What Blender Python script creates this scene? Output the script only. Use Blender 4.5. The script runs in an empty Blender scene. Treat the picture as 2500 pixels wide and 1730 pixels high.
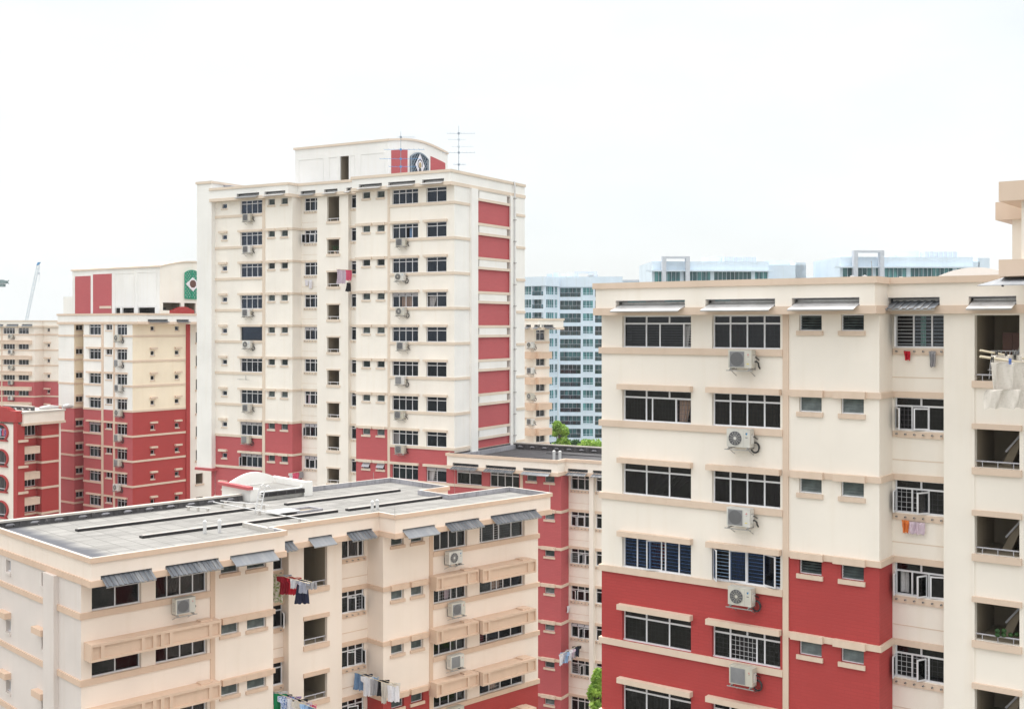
import bpy, math, random
from math import sin, cos, radians, pi, atan2
from mathutils import Vector, Matrix
random.seed(7)
F = 2850.0; CX = 1250.0; HY = 795.0; CZ = 38.0      # focal length, centre, horizon (photo pixels); eye height (m)
HAZE = .00016
FH = 2.8                                            # storey height
SC = bpy.context.scene
COL = SC.collection

# ------------------------------------------------------------------ materials
def nt(name):
    m = bpy.data.materials.new(name); m.use_nodes = True
    t = m.node_tree; t.nodes.clear()
    o = t.nodes.new('ShaderNodeOutputMaterial')
    return m, t, o
def N(t, ty, **kw):
    n = t.nodes.new(ty)
    for k, v in kw.items():
        if k in n.inputs: n.inputs[k].default_value = v
        else: setattr(n, k, v)
    return n
def mapping(t, scale, coord='Object'):
    tc = N(t, 'ShaderNodeTexCoord'); mp = N(t, 'ShaderNodeMapping'); mp.inputs['Scale'].default_value = scale
    t.links.new(tc.outputs[coord], mp.inputs['Vector']); return mp
def mixc(t, a, b, fac, mode='MIX'):
    n = N(t, 'ShaderNodeMix', data_type='RGBA', blend_type=mode)
    for s, v in ((n.inputs[6], a), (n.inputs[7], b), (n.inputs[0], fac)):
        if hasattr(v, 'is_linked') or hasattr(v, 'links'): t.links.new(v, s)
        else: s.default_value = v
    return n.outputs[2]
def ramp(t, src, p0, p1, c0=(0,0,0,1), c1=(1,1,1,1)):
    r = N(t, 'ShaderNodeValToRGB'); e = r.color_ramp.elements
    e[0].position = p0; e[1].position = p1; e[0].color = c0; e[1].color = c1
    t.links.new(src, r.inputs[0]); return r.outputs[0]
def c4(c): return (c[0], c[1], c[2], 1)
def dark(c, k): return (c[0]*k, c[1]*k, c[2]*k, 1)
def paint(name, col, rough=.85, var=.93, scale=.35, streak=.9, sscale=1.2, bump=.15, bscale=30, grime=None, metal=0, speck=None, age=False):
    m, t, o = nt(name); p = N(t, 'ShaderNodeBsdfPrincipled', Roughness=rough, Metallic=metal)
    n1 = N(t, 'ShaderNodeTexNoise', Scale=scale, Detail=5.0); t.links.new(mapping(t, (1,1,1)).outputs[0], n1.inputs['Vector'])
    c = mixc(t, c4(col), dark(col, var), ramp(t, n1.outputs[0], .38, .66))
    if streak < 1:
        n2 = N(t, 'ShaderNodeTexNoise', Scale=sscale, Detail=4.0); t.links.new(mapping(t, (2.2,2.2,.16)).outputs[0], n2.inputs['Vector'])
        g = grime or (streak, streak*.985, streak*.96)
        c = mixc(t, c, c4(g), ramp(t, n2.outputs[0], .52, .80), 'MULTIPLY')
    if speck:
        n4 = N(t, 'ShaderNodeTexNoise', Scale=speck[0], Detail=6.0, Roughness=.7); t.links.new(mapping(t, (1,1,1)).outputs[0], n4.inputs['Vector'])
        c = mixc(t, c, c4(speck[1]), ramp(t, n4.outputs[0], speck[2], speck[3]))
    if age:      # each unit has yellowed and dirtied differently
        oi = N(t, 'ShaderNodeObjectInfo'); c = mixc(t, c, ramp(t, oi.outputs['Random'], .1, .95, (1,1,1,1), (.74,.70,.60,1)), 1.0, 'MULTIPLY')
    t.links.new(c, p.inputs['Base Color'])
    if bump:
        n3 = N(t, 'ShaderNodeTexNoise', Scale=bscale, Detail=3.0); t.links.new(mapping(t, (1,1,1)).outputs[0], n3.inputs['Vector'])
        b = N(t, 'ShaderNodeBump', Strength=bump, Distance=.01); t.links.new(n3.outputs[0], b.inputs['Height']); t.links.new(b.outputs[0], p.inputs['Normal'])
    t.links.new(p.outputs[0], o.inputs[0]); return m
def brickpaint(name, col):
    m, t, o = nt(name); p = N(t, 'ShaderNodeBsdfPrincipled', Roughness=.75)
    tc = N(t, 'ShaderNodeTexCoord'); s = N(t, 'ShaderNodeSeparateXYZ'); t.links.new(tc.outputs['Object'], s.inputs[0])
    a = N(t, 'ShaderNodeMath', operation='ADD'); t.links.new(s.outputs[0], a.inputs[0]); t.links.new(s.outputs[1], a.inputs[1])
    cb = N(t, 'ShaderNodeCombineXYZ'); t.links.new(a.outputs[0], cb.inputs[0]); t.links.new(s.outputs[2], cb.inputs[1])
    br = N(t, 'ShaderNodeTexBrick', Scale=1.0)
    br.inputs['Brick Width'].default_value = .44; br.inputs['Row Height'].default_value = .12; br.inputs['Mortar Size'].default_value = .012
    br.inputs['Color1'].default_value = c4(col); br.inputs['Color2'].default_value = dark(col, .93); br.inputs['Mortar'].default_value = dark(col, .86)
    t.links.new(cb.outputs[0], br.inputs['Vector'])
    n1 = N(t, 'ShaderNodeTexNoise', Scale=.5, Detail=5.0); t.links.new(tc.outputs['Object'], n1.inputs['Vector'])
    c = mixc(t, br.outputs[0], dark(col, .9), ramp(t, n1.outputs[0], .4, .7))
    n2 = N(t, 'ShaderNodeTexNoise', Scale=3.0, Detail=8.0, Roughness=.75); t.links.new(mapping(t, (1,1,2.5)).outputs[0], n2.inputs['Vector'])
    c = mixc(t, c, (min(1,col[0]*1.35), col[1]*2.6+.03, col[2]*2.6+.03, 1), ramp(t, n2.outputs[0], .66, .74))
    t.links.new(c, p.inputs['Base Color'])
    b = N(t, 'ShaderNodeBump', Strength=.3, Distance=.02, invert=True); t.links.new(br.outputs[1], b.inputs['Height']); t.links.new(b.outputs[0], p.inputs['Normal'])
    t.links.new(p.outputs[0], o.inputs[0]); return m
def flat(name, col, rough=.6, metal=0, var=.9, scale=3):
    return paint(name, col, rough, var, scale, 1, bump=0, metal=metal)
def glass(name, tint, ior=1.45, add=.02, gc=(1,1,1)):
    m, t, o = nt(name); tr = N(t, 'ShaderNodeBsdfTransparent', Color=c4(tint)); gl = N(t, 'ShaderNodeBsdfGlossy', Roughness=.04, Color=c4(gc))
    f = N(t, 'ShaderNodeFresnel', IOR=ior); a = N(t, 'ShaderNodeMath', operation='ADD'); a.inputs[1].default_value = add
    n = N(t, 'ShaderNodeTexNoise', Scale=.9, Detail=1.0); t.links.new(mapping(t, (1,1,1)).outputs[0], n.inputs['Vector'])
    b = N(t, 'ShaderNodeBump', Strength=.12, Distance=.05); t.links.new(n.outputs[0], b.inputs['Height']); t.links.new(b.outputs[0], gl.inputs['Normal'])
    t.links.new(f.outputs[0], a.inputs[0]); mx = N(t, 'ShaderNodeMixShader'); t.links.new(a.outputs[0], mx.inputs[0])
    t.links.new(tr.outputs[0], mx.inputs[1]); t.links.new(gl.outputs[0], mx.inputs[2]); t.links.new(mx.outputs[0], o.inputs[0]); return m
def cloth(name, c1, c2=None, scale=14, kind='noise'):
    m, t, o = nt(name); p = N(t, 'ShaderNodeBsdfPrincipled', Roughness=.95); c2 = c2 or tuple(x*.8 for x in c1)
    mp = mapping(t, (1,1,1))
    if kind == 'check':
        w1 = N(t, 'ShaderNodeTexWave', Scale=scale, bands_direction='Z'); w2 = N(t, 'ShaderNodeTexWave', Scale=scale, bands_direction='X')
        t.links.new(mp.outputs[0], w1.inputs['Vector']); t.links.new(mp.outputs[0], w2.inputs['Vector'])
        mx = N(t, 'ShaderNodeMath', operation='MAXIMUM'); t.links.new(w1.outputs[1], mx.inputs[0]); t.links.new(w2.outputs[1], mx.inputs[1]); src = mx.outputs[0]
        c = mixc(t, c4(c1), c4(c2), ramp(t, src, .8, .92))
    elif kind == 'stripe':
        w1 = N(t, 'ShaderNodeTexWave', Scale=scale, bands_direction='Z'); t.links.new(mp.outputs[0], w1.inputs['Vector']); c = mixc(t, c4(c1), c4(c2), ramp(t, w1.outputs[1], .5, .6))
    else:
        n = N(t, 'ShaderNodeTexNoise', Scale=scale, Detail=2.0); t.links.new(mp.outputs[0], n.inputs['Vector']); c = mixc(t, c4(c1), c4(c2), ramp(t, n.outputs[0], .5, .58 if kind == 'print' else .8))
    t.links.new(c, p.inputs['Base Color']); t.links.new(p.outputs[0], o.inputs[0]); return m

CREAM = (.89,.825,.745); TAN = (.72,.57,.455); RED = (.44,.05,.048)
M = {
 'cream_l': paint('warm_lit_cream_paint', (.90,.79,.62), streak=.97), 'glass_b': glass('blue_tinted_glass', (.55,.64,.78), 1.42, .015, (.40,.52,.75)), 'glass_c': glass('clear_window_glass', (.80,.83,.86), 1.35, .0),  # cream_l: warm light on the left block's right face, painted into the cream
 'cream': paint('cream_paint', CREAM, streak=.965),
 'cream_t': paint('pale_cream_paint', (.90,.855,.785), streak=.97),
 'white_t': paint('off_white_paint', (.87,.86,.83), streak=.97),
 'cream_a': paint('warm_cream_paint', (.89,.775,.68), streak=.965),
 'grey_a': paint('shaded_cream_paint', (.73,.66,.62), streak=.95),  # shade of the near left block's left face mixed into the cream
 'tan': paint('tan_paint', TAN, streak=.93),
 'tan_t': paint('pale_tan_paint', (.74,.63,.52), streak=.95),
 'tan_a': paint('peach_tan_paint', (.70,.515,.39), streak=.92),
 'red': brickpaint('red_brick_paint', RED), 'red_t': brickpaint('rose_red_brick_paint', (.51,.105,.115)),
 'red_a': brickpaint('brick_red_paint', (.42,.045,.04)),
 'conc': paint('weathered_concrete', (.40,.395,.43), var=.7, streak=.6, sscale=3, speck=(4,(.20,.20,.22),.55,.7)),
 'capw': paint('sun_bleached_coping', (.54,.51,.47), streak=.9, speck=(1.2,(.50,.48,.46),.6,.75)),
 'black': paint('sooty_black_concrete', (.10,.095,.10), var=.6, scale=3, streak=.6, speck=(5,(.32,.31,.32),.58,.72)),
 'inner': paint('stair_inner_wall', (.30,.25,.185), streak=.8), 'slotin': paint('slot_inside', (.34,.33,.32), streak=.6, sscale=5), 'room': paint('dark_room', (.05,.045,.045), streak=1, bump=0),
 'alu': flat('white_aluminium', (.80,.80,.83), .4), 'alug': flat('grey_aluminium', (.46,.46,.50), .4),
 'glass': glass('window_glass', (.40,.41,.44), 1.40, .0), 'glass_t': glass('bluish_window_glass', (.30,.34,.40), 1.42, .01, (.70,.79,.93)),
 'slat': flat('louvre_glass', (.16,.20,.20), .25, var=.6), 'grille': flat('white_grille', (.62,.62,.64), .5), 'grilled': flat('dark_grille', (.16,.15,.16), .5), 'grilleb': flat('blue_grey_grille', (.42,.60,.82), .5),
 'ac': paint('ac_casing_paint', (.72,.71,.68), .45, .9, 2, .86, 6, 0, age=True), 'acg': flat('ac_grille_grey', (.30,.30,.31), .5), 'acd': flat('ac_fan_shadow', (.10,.10,.105), .6), 'rub': flat('black_rubber_hose', (.03,.03,.032), .5),
 'jet': flat('tar_black', (.022,.02,.022), .8), 'rib': paint('roof_rib_concrete', (.46,.43,.41), streak=.9), 'steel': flat('galvanised_steel', (.42,.41,.40), .45, .6), 'pipe': flat('white_plastic_pipe', (.66,.66,.66), .5),
 'sheetw': paint('pale_metal_sheet', (.66,.66,.67), .45, .85, 1.5, .8, 3, 0, metal=.2), 'bamboo': flat('bamboo_pole', (.70,.62,.46), .6),
 'blueplastic': flat('blue_plastic', (.05,.15,.5), .4), 'teal': flat('teal_plate', (.03,.30,.36), .5), 'redmark': flat('red_mark', (.6,.03,.05), .5), 'bluemark': flat('blue_mark', (.02,.25,.55), .5), 'darkmark': flat('dark_mark', (.06,.06,.07), .5), 'yellow': flat('yellow_sticker', (.75,.62,.02), .5),
 'antenna': flat('antenna_metal', (.32,.38,.44), .5, .5), 'green': flat('green_lattice', (.02,.33,.20), .5), 'navy': flat('black_lattice', (.035,.055,.08), .5), 'brown': flat('brown_emblem', (.13,.06,.045), .6), 'gold': flat('gold_emblem', (.45,.34,.18), .5), 'plaque': flat('white_plaque', (.80,.78,.82), .6),
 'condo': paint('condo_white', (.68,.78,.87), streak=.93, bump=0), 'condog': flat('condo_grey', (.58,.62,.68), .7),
 'crane': flat('crane_lattice', (.62,.70,.76), .6), 'craneb': flat('crane_blue', (.10,.32,.62), .5), 'craneg': flat('crane_grey_green', (.22,.30,.31), .6),
}
def roofmat(name, c1, c2, c3, band=None):
    m, t, o = nt(name); p = N(t, 'ShaderNodeBsdfPrincipled', Roughness=.9)
    br = N(t, 'ShaderNodeTexBrick', Scale=1.0, offset=.0); br.inputs['Brick Width'].default_value = .9; br.inputs['Row Height'].default_value = .9; br.inputs['Mortar Size'].default_value = .03; br.inputs['Bias'].default_value = -.2
    br.inputs['Color1'].default_value = c4(c1); br.inputs['Color2'].default_value = c4(c2); br.inputs['Mortar'].default_value = c4(c3)
    t.links.new(mapping(t, (1,1,1)).outputs[0], br.inputs['Vector'])
    n = N(t, 'ShaderNodeTexNoise', Scale=.8, Detail=7.0, Roughness=.65); t.links.new(mapping(t, (.6,2.2,1)).outputs[0], n.inputs['Vector'])
    c = mixc(t, br.outputs[0], c4(c3), ramp(t, n.outputs[0], .45, .75))
    n2 = N(t, 'ShaderNodeTexNoise', Scale=6.0, Detail=6.0, Roughness=.7); t.links.new(mapping(t, (.5,3,1)).outputs[0], n2.inputs['Vector'])
    c = mixc(t, c, c4((c1[0]*1.15, c1[1]*1.15, c1[2]*1.15)), ramp(t, n2.outputs[0], .55, .7))
    if band:   # darker strip along one edge, its border broken up by noise
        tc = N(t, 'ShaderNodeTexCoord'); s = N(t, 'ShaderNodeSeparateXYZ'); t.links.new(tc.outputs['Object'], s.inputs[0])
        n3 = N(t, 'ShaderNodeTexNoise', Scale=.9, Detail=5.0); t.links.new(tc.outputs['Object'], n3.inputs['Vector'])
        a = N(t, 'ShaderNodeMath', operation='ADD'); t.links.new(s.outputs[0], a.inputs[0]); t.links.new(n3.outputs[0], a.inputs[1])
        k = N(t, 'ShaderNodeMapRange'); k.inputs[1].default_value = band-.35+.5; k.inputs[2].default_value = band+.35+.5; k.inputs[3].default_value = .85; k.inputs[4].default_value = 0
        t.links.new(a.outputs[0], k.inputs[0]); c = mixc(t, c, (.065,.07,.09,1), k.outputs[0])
    t.links.new(c, p.inputs['Base Color']); t.links.new(p.outputs[0], o.inputs[0]); return m
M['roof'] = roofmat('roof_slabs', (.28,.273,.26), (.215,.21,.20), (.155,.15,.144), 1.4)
M['slate'] = roofmat('dark_roof_slabs', (.095,.093,.098), (.07,.068,.074), (.04,.04,.045))
def corr(name, ca, cb):
    m, t, o = nt(name); p = N(t, 'ShaderNodeBsdfPrincipled', Roughness=.55, Metallic=.2)
    n = N(t, 'ShaderNodeTexNoise', Scale=2.0, Detail=6.0, Roughness=.7); t.links.new(mapping(t, (3,.25,.25)).outputs[0], n.inputs['Vector'])
    c = mixc(t, c4(ca), c4(cb), ramp(t, n.outputs[0], .45, .68)); t.links.new(c, p.inputs['Base Color']); t.links.new(p.outputs[0], o.inputs[0]); return m
M['corr'] = corr('weathered_corrugated_sheet', (.12,.135,.16), (.30,.31,.325))
M['sheetg'] = corr('grey_metal_sheet', (.27,.29,.32), (.36,.37,.39))
def tealglass(name, a, b, sc=9):
    m, t, o = nt(name); p = N(t, 'ShaderNodeBsdfPrincipled', Roughness=.12)
    oi = N(t, 'ShaderNodeObjectInfo'); mp = mapping(t, (1,1,.15)); ad = N(t, 'ShaderNodeVectorMath', operation='ADD')
    cb = N(t, 'ShaderNodeCombineXYZ'); ml = N(t, 'ShaderNodeMath', operation='MULTIPLY'); ml.inputs[1].default_value = 57.0
    t.links.new(oi.outputs['Random'], ml.inputs[0]); t.links.new(ml.outputs[0], cb.inputs[0]); t.links.new(cb.outputs[0], ad.inputs[1]); t.links.new(mp.outputs[0], ad.inputs[0])
    n = N(t, 'ShaderNodeTexNoise', Scale=1.1, Detail=3.0); t.links.new(ad.outputs[0], n.inputs['Vector'])
    c = mixc(t, c4(a), c4(b), ramp(t, n.outputs[0], .42, .58)); c = mixc(t, c, dark(a, .3), ramp(t, oi.outputs['Random'], .55, 1.0))
    t.links.new(c, p.inputs['Base Color']); t.links.new(p.outputs[0], o.inputs[0]); return m
M['cglass'] = tealglass('teal_curtained_glass', (.035,.12,.14), (.11,.33,.34)); M['cglassd'] = tealglass('dark_balcony_glass', (.03,.10,.12), (.08,.25,.27))
def leafmat(name, a, b):
    m, t, o = nt(name); p = N(t, 'ShaderNodeBsdfPrincipled', Roughness=.6)
    n = N(t, 'ShaderNodeTexNoise', Scale=1.3, Detail=4.0); t.links.new(mapping(t, (1,1,1)).outputs[0], n.inputs['Vector'])
    c = mixc(t, c4(a), c4(b), ramp(t, n.outputs[0], .4, .62)); t.links.new(c, p.inputs['Base Color'])
    tl = N(t, 'ShaderNodeBsdfTranslucent'); t.links.new(c, tl.inputs[0]); mx = N(t, 'ShaderNodeMixShader'); mx.inputs[0].default_value = .35
    t.links.new(p.outputs[0], mx.inputs[1]); t.links.new(tl.outputs[0], mx.inputs[2]); t.links.new(mx.outputs[0], o.inputs[0]); return m
M['leafl'] = leafmat('light_leaves', (.20,.36,.05), (.42,.60,.12)); M['leafd'] = leafmat('dark_leaves', (.03,.09,.025), (.07,.17,.04)); M['bark'] = paint('bark', (.12,.09,.06))
M['ground'] = paint('lawn_and_paving', (.16,.16,.13), var=.7, scale=.05, streak=1, speck=(.3,(.28,.27,.25),.5,.6))

# ------------------------------------------------------------------ mesh helpers
class MB:
    def __init__(s): s.v = []; s.f = []; s.m = []; s.mats = []
    def mi(s, m):
        if m not in s.mats: s.mats.append(m)
        return s.mats.index(m)
    def face(s, pts, m): 
        k = len(s.v); s.v += [tuple(p) for p in pts]; s.f.append(tuple(range(k, k+len(pts)))); s.m.append(s.mi(m))
    def hexa(s, p, m):      # p: 8 points, bottom 4 ccw, top 4
        k = len(s.v); s.v += [tuple(q) for q in p]; i = s.mi(m)
        for q in ((3,2,1,0),(4,5,6,7),(0,1,5,4),(1,2,6,5),(2,3,7,6),(3,0,4,7)): s.f.append(tuple(k+a for a in q)); s.m.append(i)
    def box(s, x0, x1, y0, y1, z0, z1, m):
        s.hexa([(x0,y0,z0),(x1,y0,z0),(x1,y1,z0),(x0,y1,z0),(x0,y0,z1),(x1,y0,z1),(x1,y1,z1),(x0,y1,z1)], m)
    def bar(s, a, b, r, m, up=None):  # square bar between points
        a = Vector(a); b = Vector(b); d = (b-a).normalized(); u = d.cross(Vector((0,0,1)) if abs(d.z) < .9 else Vector((1,0,0))).normalized()*r; w = d.cross(u).normalized()*r
        s.hexa([a-u-w, a+u-w, a+u+w, a-u+w, b-u-w, b+u-w, b+u+w, b-u+w], m)
    def tube(s, pts, r, m, n=8, cap=True):
        pts = [Vector(p) for p in pts]; rr = r if isinstance(r, (list, tuple)) else [r]*len(pts); k0 = len(s.v); i = s.mi(m)
        for j, p in enumerate(pts):
            d = (pts[min(j+1, len(pts)-1)]-pts[max(j-1, 0)]).normalized(); u = d.cross(Vector((0,0,1)) if abs(d.z) < .9 else Vector((1,0,0))).normalized(); w = d.cross(u)
            for q in range(n): a = 2*pi*q/n; s.v.append(tuple(p+(u*cos(a)+w*sin(a))*rr[j]))
        for j in range(len(pts)-1):
            for q in range(n): s.f.append((k0+j*n+q, k0+j*n+(q+1)%n, k0+(j+1)*n+(q+1)%n, k0+(j+1)*n+q)); s.m.append(i)
        if cap: s.f.append(tuple(k0+q for q in range(n))); s.m.append(i); s.f.append(tuple(k0+(len(pts)-1)*n+q for q in reversed(range(n)))); s.m.append(i)
    def prism(s, poly, y0, y1, m, caps=True):   # poly of (x,z), extruded in y
        n = len(poly)
        if caps: s.face([(p[0], y0, p[1]) for p in poly], m); s.face([(p[0], y1, p[1]) for p in reversed(poly)], m)
        for j in range(n): a = poly[j]; b = poly[(j+1) % n]; s.face([(a[0],y0,a[1]),(a[0],y1,a[1]),(b[0],y1,b[1]),(b[0],y0,b[1])], m)
    def mesh(s, name, fix=False):
        me = bpy.data.meshes.new(name); me.from_pydata(s.v, [], s.f); me.update()
        for m in s.mats: me.materials.append(M[m] if isinstance(m, str) else m)
        me.polygons.foreach_set('material_index', s.m); me.update(); return me
def link(name, me, parent=None, loc=(0,0,0), rz=0):
    o = bpy.data.objects.new(name, me); COL.objects.link(o); o.location = loc; o.rotation_euler = (0,0,rz)
    if parent: o.parent = parent
    return o
def tag(o, label, cat, group=None):
    if len(label.split()) > 16: print('LONG', label)
    o['label'] = label; o['category'] = cat
    if group: o['group'] = group
    return o
def W(px, Y, py=None):      # point on the ray through a photo pixel, Y metres along the view axis
    return Vector(((px-CX)/F*Y, Y, CZ+(HY-py)/F*Y if py is not None else 0))

# ------------------------------------------------------------------ building frame
class Edge:
    def __init__(s, p0, p1):
        s.p0 = Vector(p0[:2]); s.p1 = Vector(p1[:2]); s.d = (s.p1-s.p0); s.L = s.d.length; s.d /= s.L; s.n = Vector((s.d.y, -s.d.x)); s.a = atan2(s.d.y, s.d.x)
    def P(s, t, o, z): q = s.p0+s.d*t+s.n*o; return (q.x, q.y, z)
    def box(s, mb, t0, t1, o0, o1, z0, z1, m):
        P = s.P; mb.hexa([P(t0,o1,z0),P(t1,o1,z0),P(t1,o0,z0),P(t0,o0,z0),P(t0,o1,z1),P(t1,o1,z1),P(t1,o0,z1),P(t0,o0,z1)], m)
class Bld:
    def __init__(s, name, px, Y, rdir, label, cat, group=None):
        s.phi = radians(rdir); s.o = W(px, Y); s.o.z = 0; s.name = name
        s.ex = Vector((cos(s.phi), sin(s.phi))); s.ey = Vector((-sin(s.phi), cos(s.phi)))
        s.root = link(name, None, loc=(s.o.x, s.o.y, 0), rz=s.phi); s.root.empty_display_size = .5; tag(s.root, label, cat, group)
    def w(s, x, y): return Vector((s.o.x, s.o.y))+s.ex*x+s.ey*y
    def hit(s, px, p0, d):     # parameter along a local 2D line where the ray through px meets it
        P = s.w(*p0); D = s.ex*d[0]+s.ey*d[1]; r = (px-CX)/F
        return (r*P.y-P.x)/(D.x-r*D.y)
    def u(s, px, y=0): return s.hit(px, (0, y), (1, 0))
    def v(s, px, x=0): return s.hit(px, (x, 0), (0, 1))
    def t(s, E, px, o=0): q = E.p0+E.n*o; return s.hit(px, (q.x, q.y), (E.d.x, E.d.y))
    def z(s, x, y, py): return CZ+(HY-py)/F*s.w(x, y).y
    def world(s, E, t, o, z): q = E.P(t, o, z); p = s.w(q[0], q[1]); return Vector((p.x, p.y, z))
    def part(s, name, mb): return link(name, mb.mesh(name), s.root) if mb.v else None

def offs(poly, d, closed=True):
    n = len(poly); out = []
    for i in range(n):
        p = Vector(poly[i]); a = Vector(poly[i-1]) if (closed or i > 0) else None; b = Vector(poly[(i+1) % n]) if (closed or i < n-1) else None
        ns = []
        if a is not None: e = (p-a).normalized(); ns.append(Vector((e.y, -e.x)))
        if b is not None: e = (b-p).normalized(); ns.append(Vector((e.y, -e.x)))
        if len(ns) == 2:
            m = ns[0]+ns[1]; k = m.length_squared/2; q = p+m*(d/k if k > 1e-6 else d) if abs((ns[0]-ns[1]).length) > 1e-4 else p+ns[0]*d
        else: q = p+ns[0]*d
        out.append((q.x, q.y))
    return out
def ring(mb, poly, out, inn, z0, z1, m, closed=True, mtop=None, minn=None, ext=0):
    if not closed and ext:
        poly = [tuple(p) for p in poly]; e = (Vector(poly[0])-Vector(poly[1])).normalized(); poly[0] = tuple(Vector(poly[0])+e*ext)
    A = offs(poly, out, closed); B = offs(poly, inn, closed); n = len(poly)
    for i in range(n if closed else n-1):
        j = (i+1) % n; a, b, c, d = A[i], A[j], B[j], B[i]
        mb.face([(*a,z0),(*b,z0),(*b,z1),(*a,z1)], m); mb.face([(*c,z0),(*d,z0),(*d,z1),(*c,z1)], minn or m)
        mb.face([(*a,z1),(*b,z1),(*c,z1),(*d,z1)], mtop or m); mb.face([(*b,z0),(*a,z0),(*d,z0),(*c,z0)], m)
    if not closed:
        for i, f in ((0, 1), (n-1, -1)):
            q = [(*A[i],z0),(*A[i],z1),(*B[i],z1),(*B[i],z0)]; mb.face(q if f > 0 else q[::-1], m)
def path(mb, pts, out, z0, z1, m, ext=0): ring(mb, pts, out, -.03, z0, z1, m, closed=False, ext=ext)

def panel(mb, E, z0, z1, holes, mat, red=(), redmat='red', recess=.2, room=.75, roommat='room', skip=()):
    """wall surface on an edge with real openings; holes = (t0,t1,z0,z1[,depth,innermat]); red = (t0,t1,ztop)"""
    ts = sorted({0.0, E.L, *[min(max(h[k],0),E.L) for h in holes for k in (0,1)], *[min(max(r[k],0),E.L) for r in red for k in (0,1)]})
    zs = sorted({z0, z1, *[min(max(h[k],z0),z1) for h in holes for k in (2,3)], *[r[2] for r in red if z0 < r[2] < z1]})
    def cm(t, z):
        for r in red:
            if r[0] <= t <= r[1] and z < r[2]: return redmat
        return mat
    P = E.P
    for i in range(len(ts)-1):
        if ts[i+1]-ts[i] < 1e-4: continue
        tm = (ts[i]+ts[i+1])/2; run = None
        for j in range(len(zs)-1):
            zm = (zs[j]+zs[j+1])/2; hole = any(h[0] < tm < h[1] and h[2] < zm < h[3] for h in holes); c = None if hole else cm(tm, zm)
            if run and c == run[2]: run = (run[0], zs[j+1], c)
            else:
                if run and run[2]: mb.face([P(ts[i],0,run[0]),P(ts[i+1],0,run[0]),P(ts[i+1],0,run[1]),P(ts[i],0,run[1])], run[2])
                run = (zs[j], zs[j+1], c)
        if run and run[2]: mb.face([P(ts[i],0,run[0]),P(ts[i+1],0,run[0]),P(ts[i+1],0,run[1]),P(ts[i],0,run[1])], run[2])
    for h in holes:
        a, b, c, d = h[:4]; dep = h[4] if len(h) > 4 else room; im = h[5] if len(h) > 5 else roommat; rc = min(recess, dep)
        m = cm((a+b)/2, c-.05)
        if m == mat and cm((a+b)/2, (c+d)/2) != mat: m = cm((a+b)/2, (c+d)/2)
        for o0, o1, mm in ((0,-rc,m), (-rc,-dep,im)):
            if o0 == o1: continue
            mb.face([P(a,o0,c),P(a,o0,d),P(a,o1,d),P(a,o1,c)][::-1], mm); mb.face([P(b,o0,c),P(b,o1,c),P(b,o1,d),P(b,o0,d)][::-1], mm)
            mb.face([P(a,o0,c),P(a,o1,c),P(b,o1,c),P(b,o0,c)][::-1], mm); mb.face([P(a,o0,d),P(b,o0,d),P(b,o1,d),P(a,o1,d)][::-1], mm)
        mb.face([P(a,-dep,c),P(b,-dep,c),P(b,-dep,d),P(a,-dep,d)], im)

# ------------------------------------------------------------------ windows (canonical: x along, y into the wall, z up; origin bottom-left)
CACHE = {}
def cached(key, fn):
    if key not in CACHE: CACHE[key] = fn()
    return CACHE[key]
def framed(mb, x0, x1, z0, z1, f, y0, y1, m):
    mb.box(x0, x1, y0, y1, z0, z0+f, m); mb.box(x0, x1, y0, y1, z1-f, z1, m); mb.box(x0, x0+f, y0, y1, z0+f, z1-f, m); mb.box(x1-f, x1, y0, y1, z0+f, z1-f, m)
def cuts(w, n, rat=None):
    if rat: 
        s = sum(rat); o = [0]
        for r in rat: o.append(o[-1]+r/s*w)
        return o
    return [w*i/n for i in range(n+1)]
def sash_mesh(w, h, fm, gm, gr=None):
    def f():
        mb = MB(); framed(mb, 0, w, 0, h, .045, -.02, .02, fm); mb.box(.045, w-.045, -.004, .004, .045, h-.045, gm)
        if gr:
            for k in range(1, 7): mb.box(.045, w-.045, .022, .034, h*k/7-.008, h*k/7+.008, gr)
        return mb.mesh('sash')
    return cached(('sash', round(w,2), round(h,2), fm, gm, gr), f)
def curtain_mesh(w, h, c, seed):
    def f():
        mb = MB(); rnd = random.Random(seed); n = max(6, int(w/.05)); k0 = rnd.uniform(0, 6)
        taper = rnd.choice([0, 0, .35])
        for i in range(n):
            x0, x1 = w*i/n, w*(i+1)/n; y = lambda x: .03*sin(x*38+k0)+.012*sin(x*91)
            mb.face([(x0*(1-taper),y(x0),0),(x1*(1-taper),y(x1),0),(x1,y(x1),h),(x0,y(x0),h)], c)
        return mb.mesh('curtain')
    return cached(('cur', round(w,2), round(h,2), c, seed % 5), f)
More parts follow.
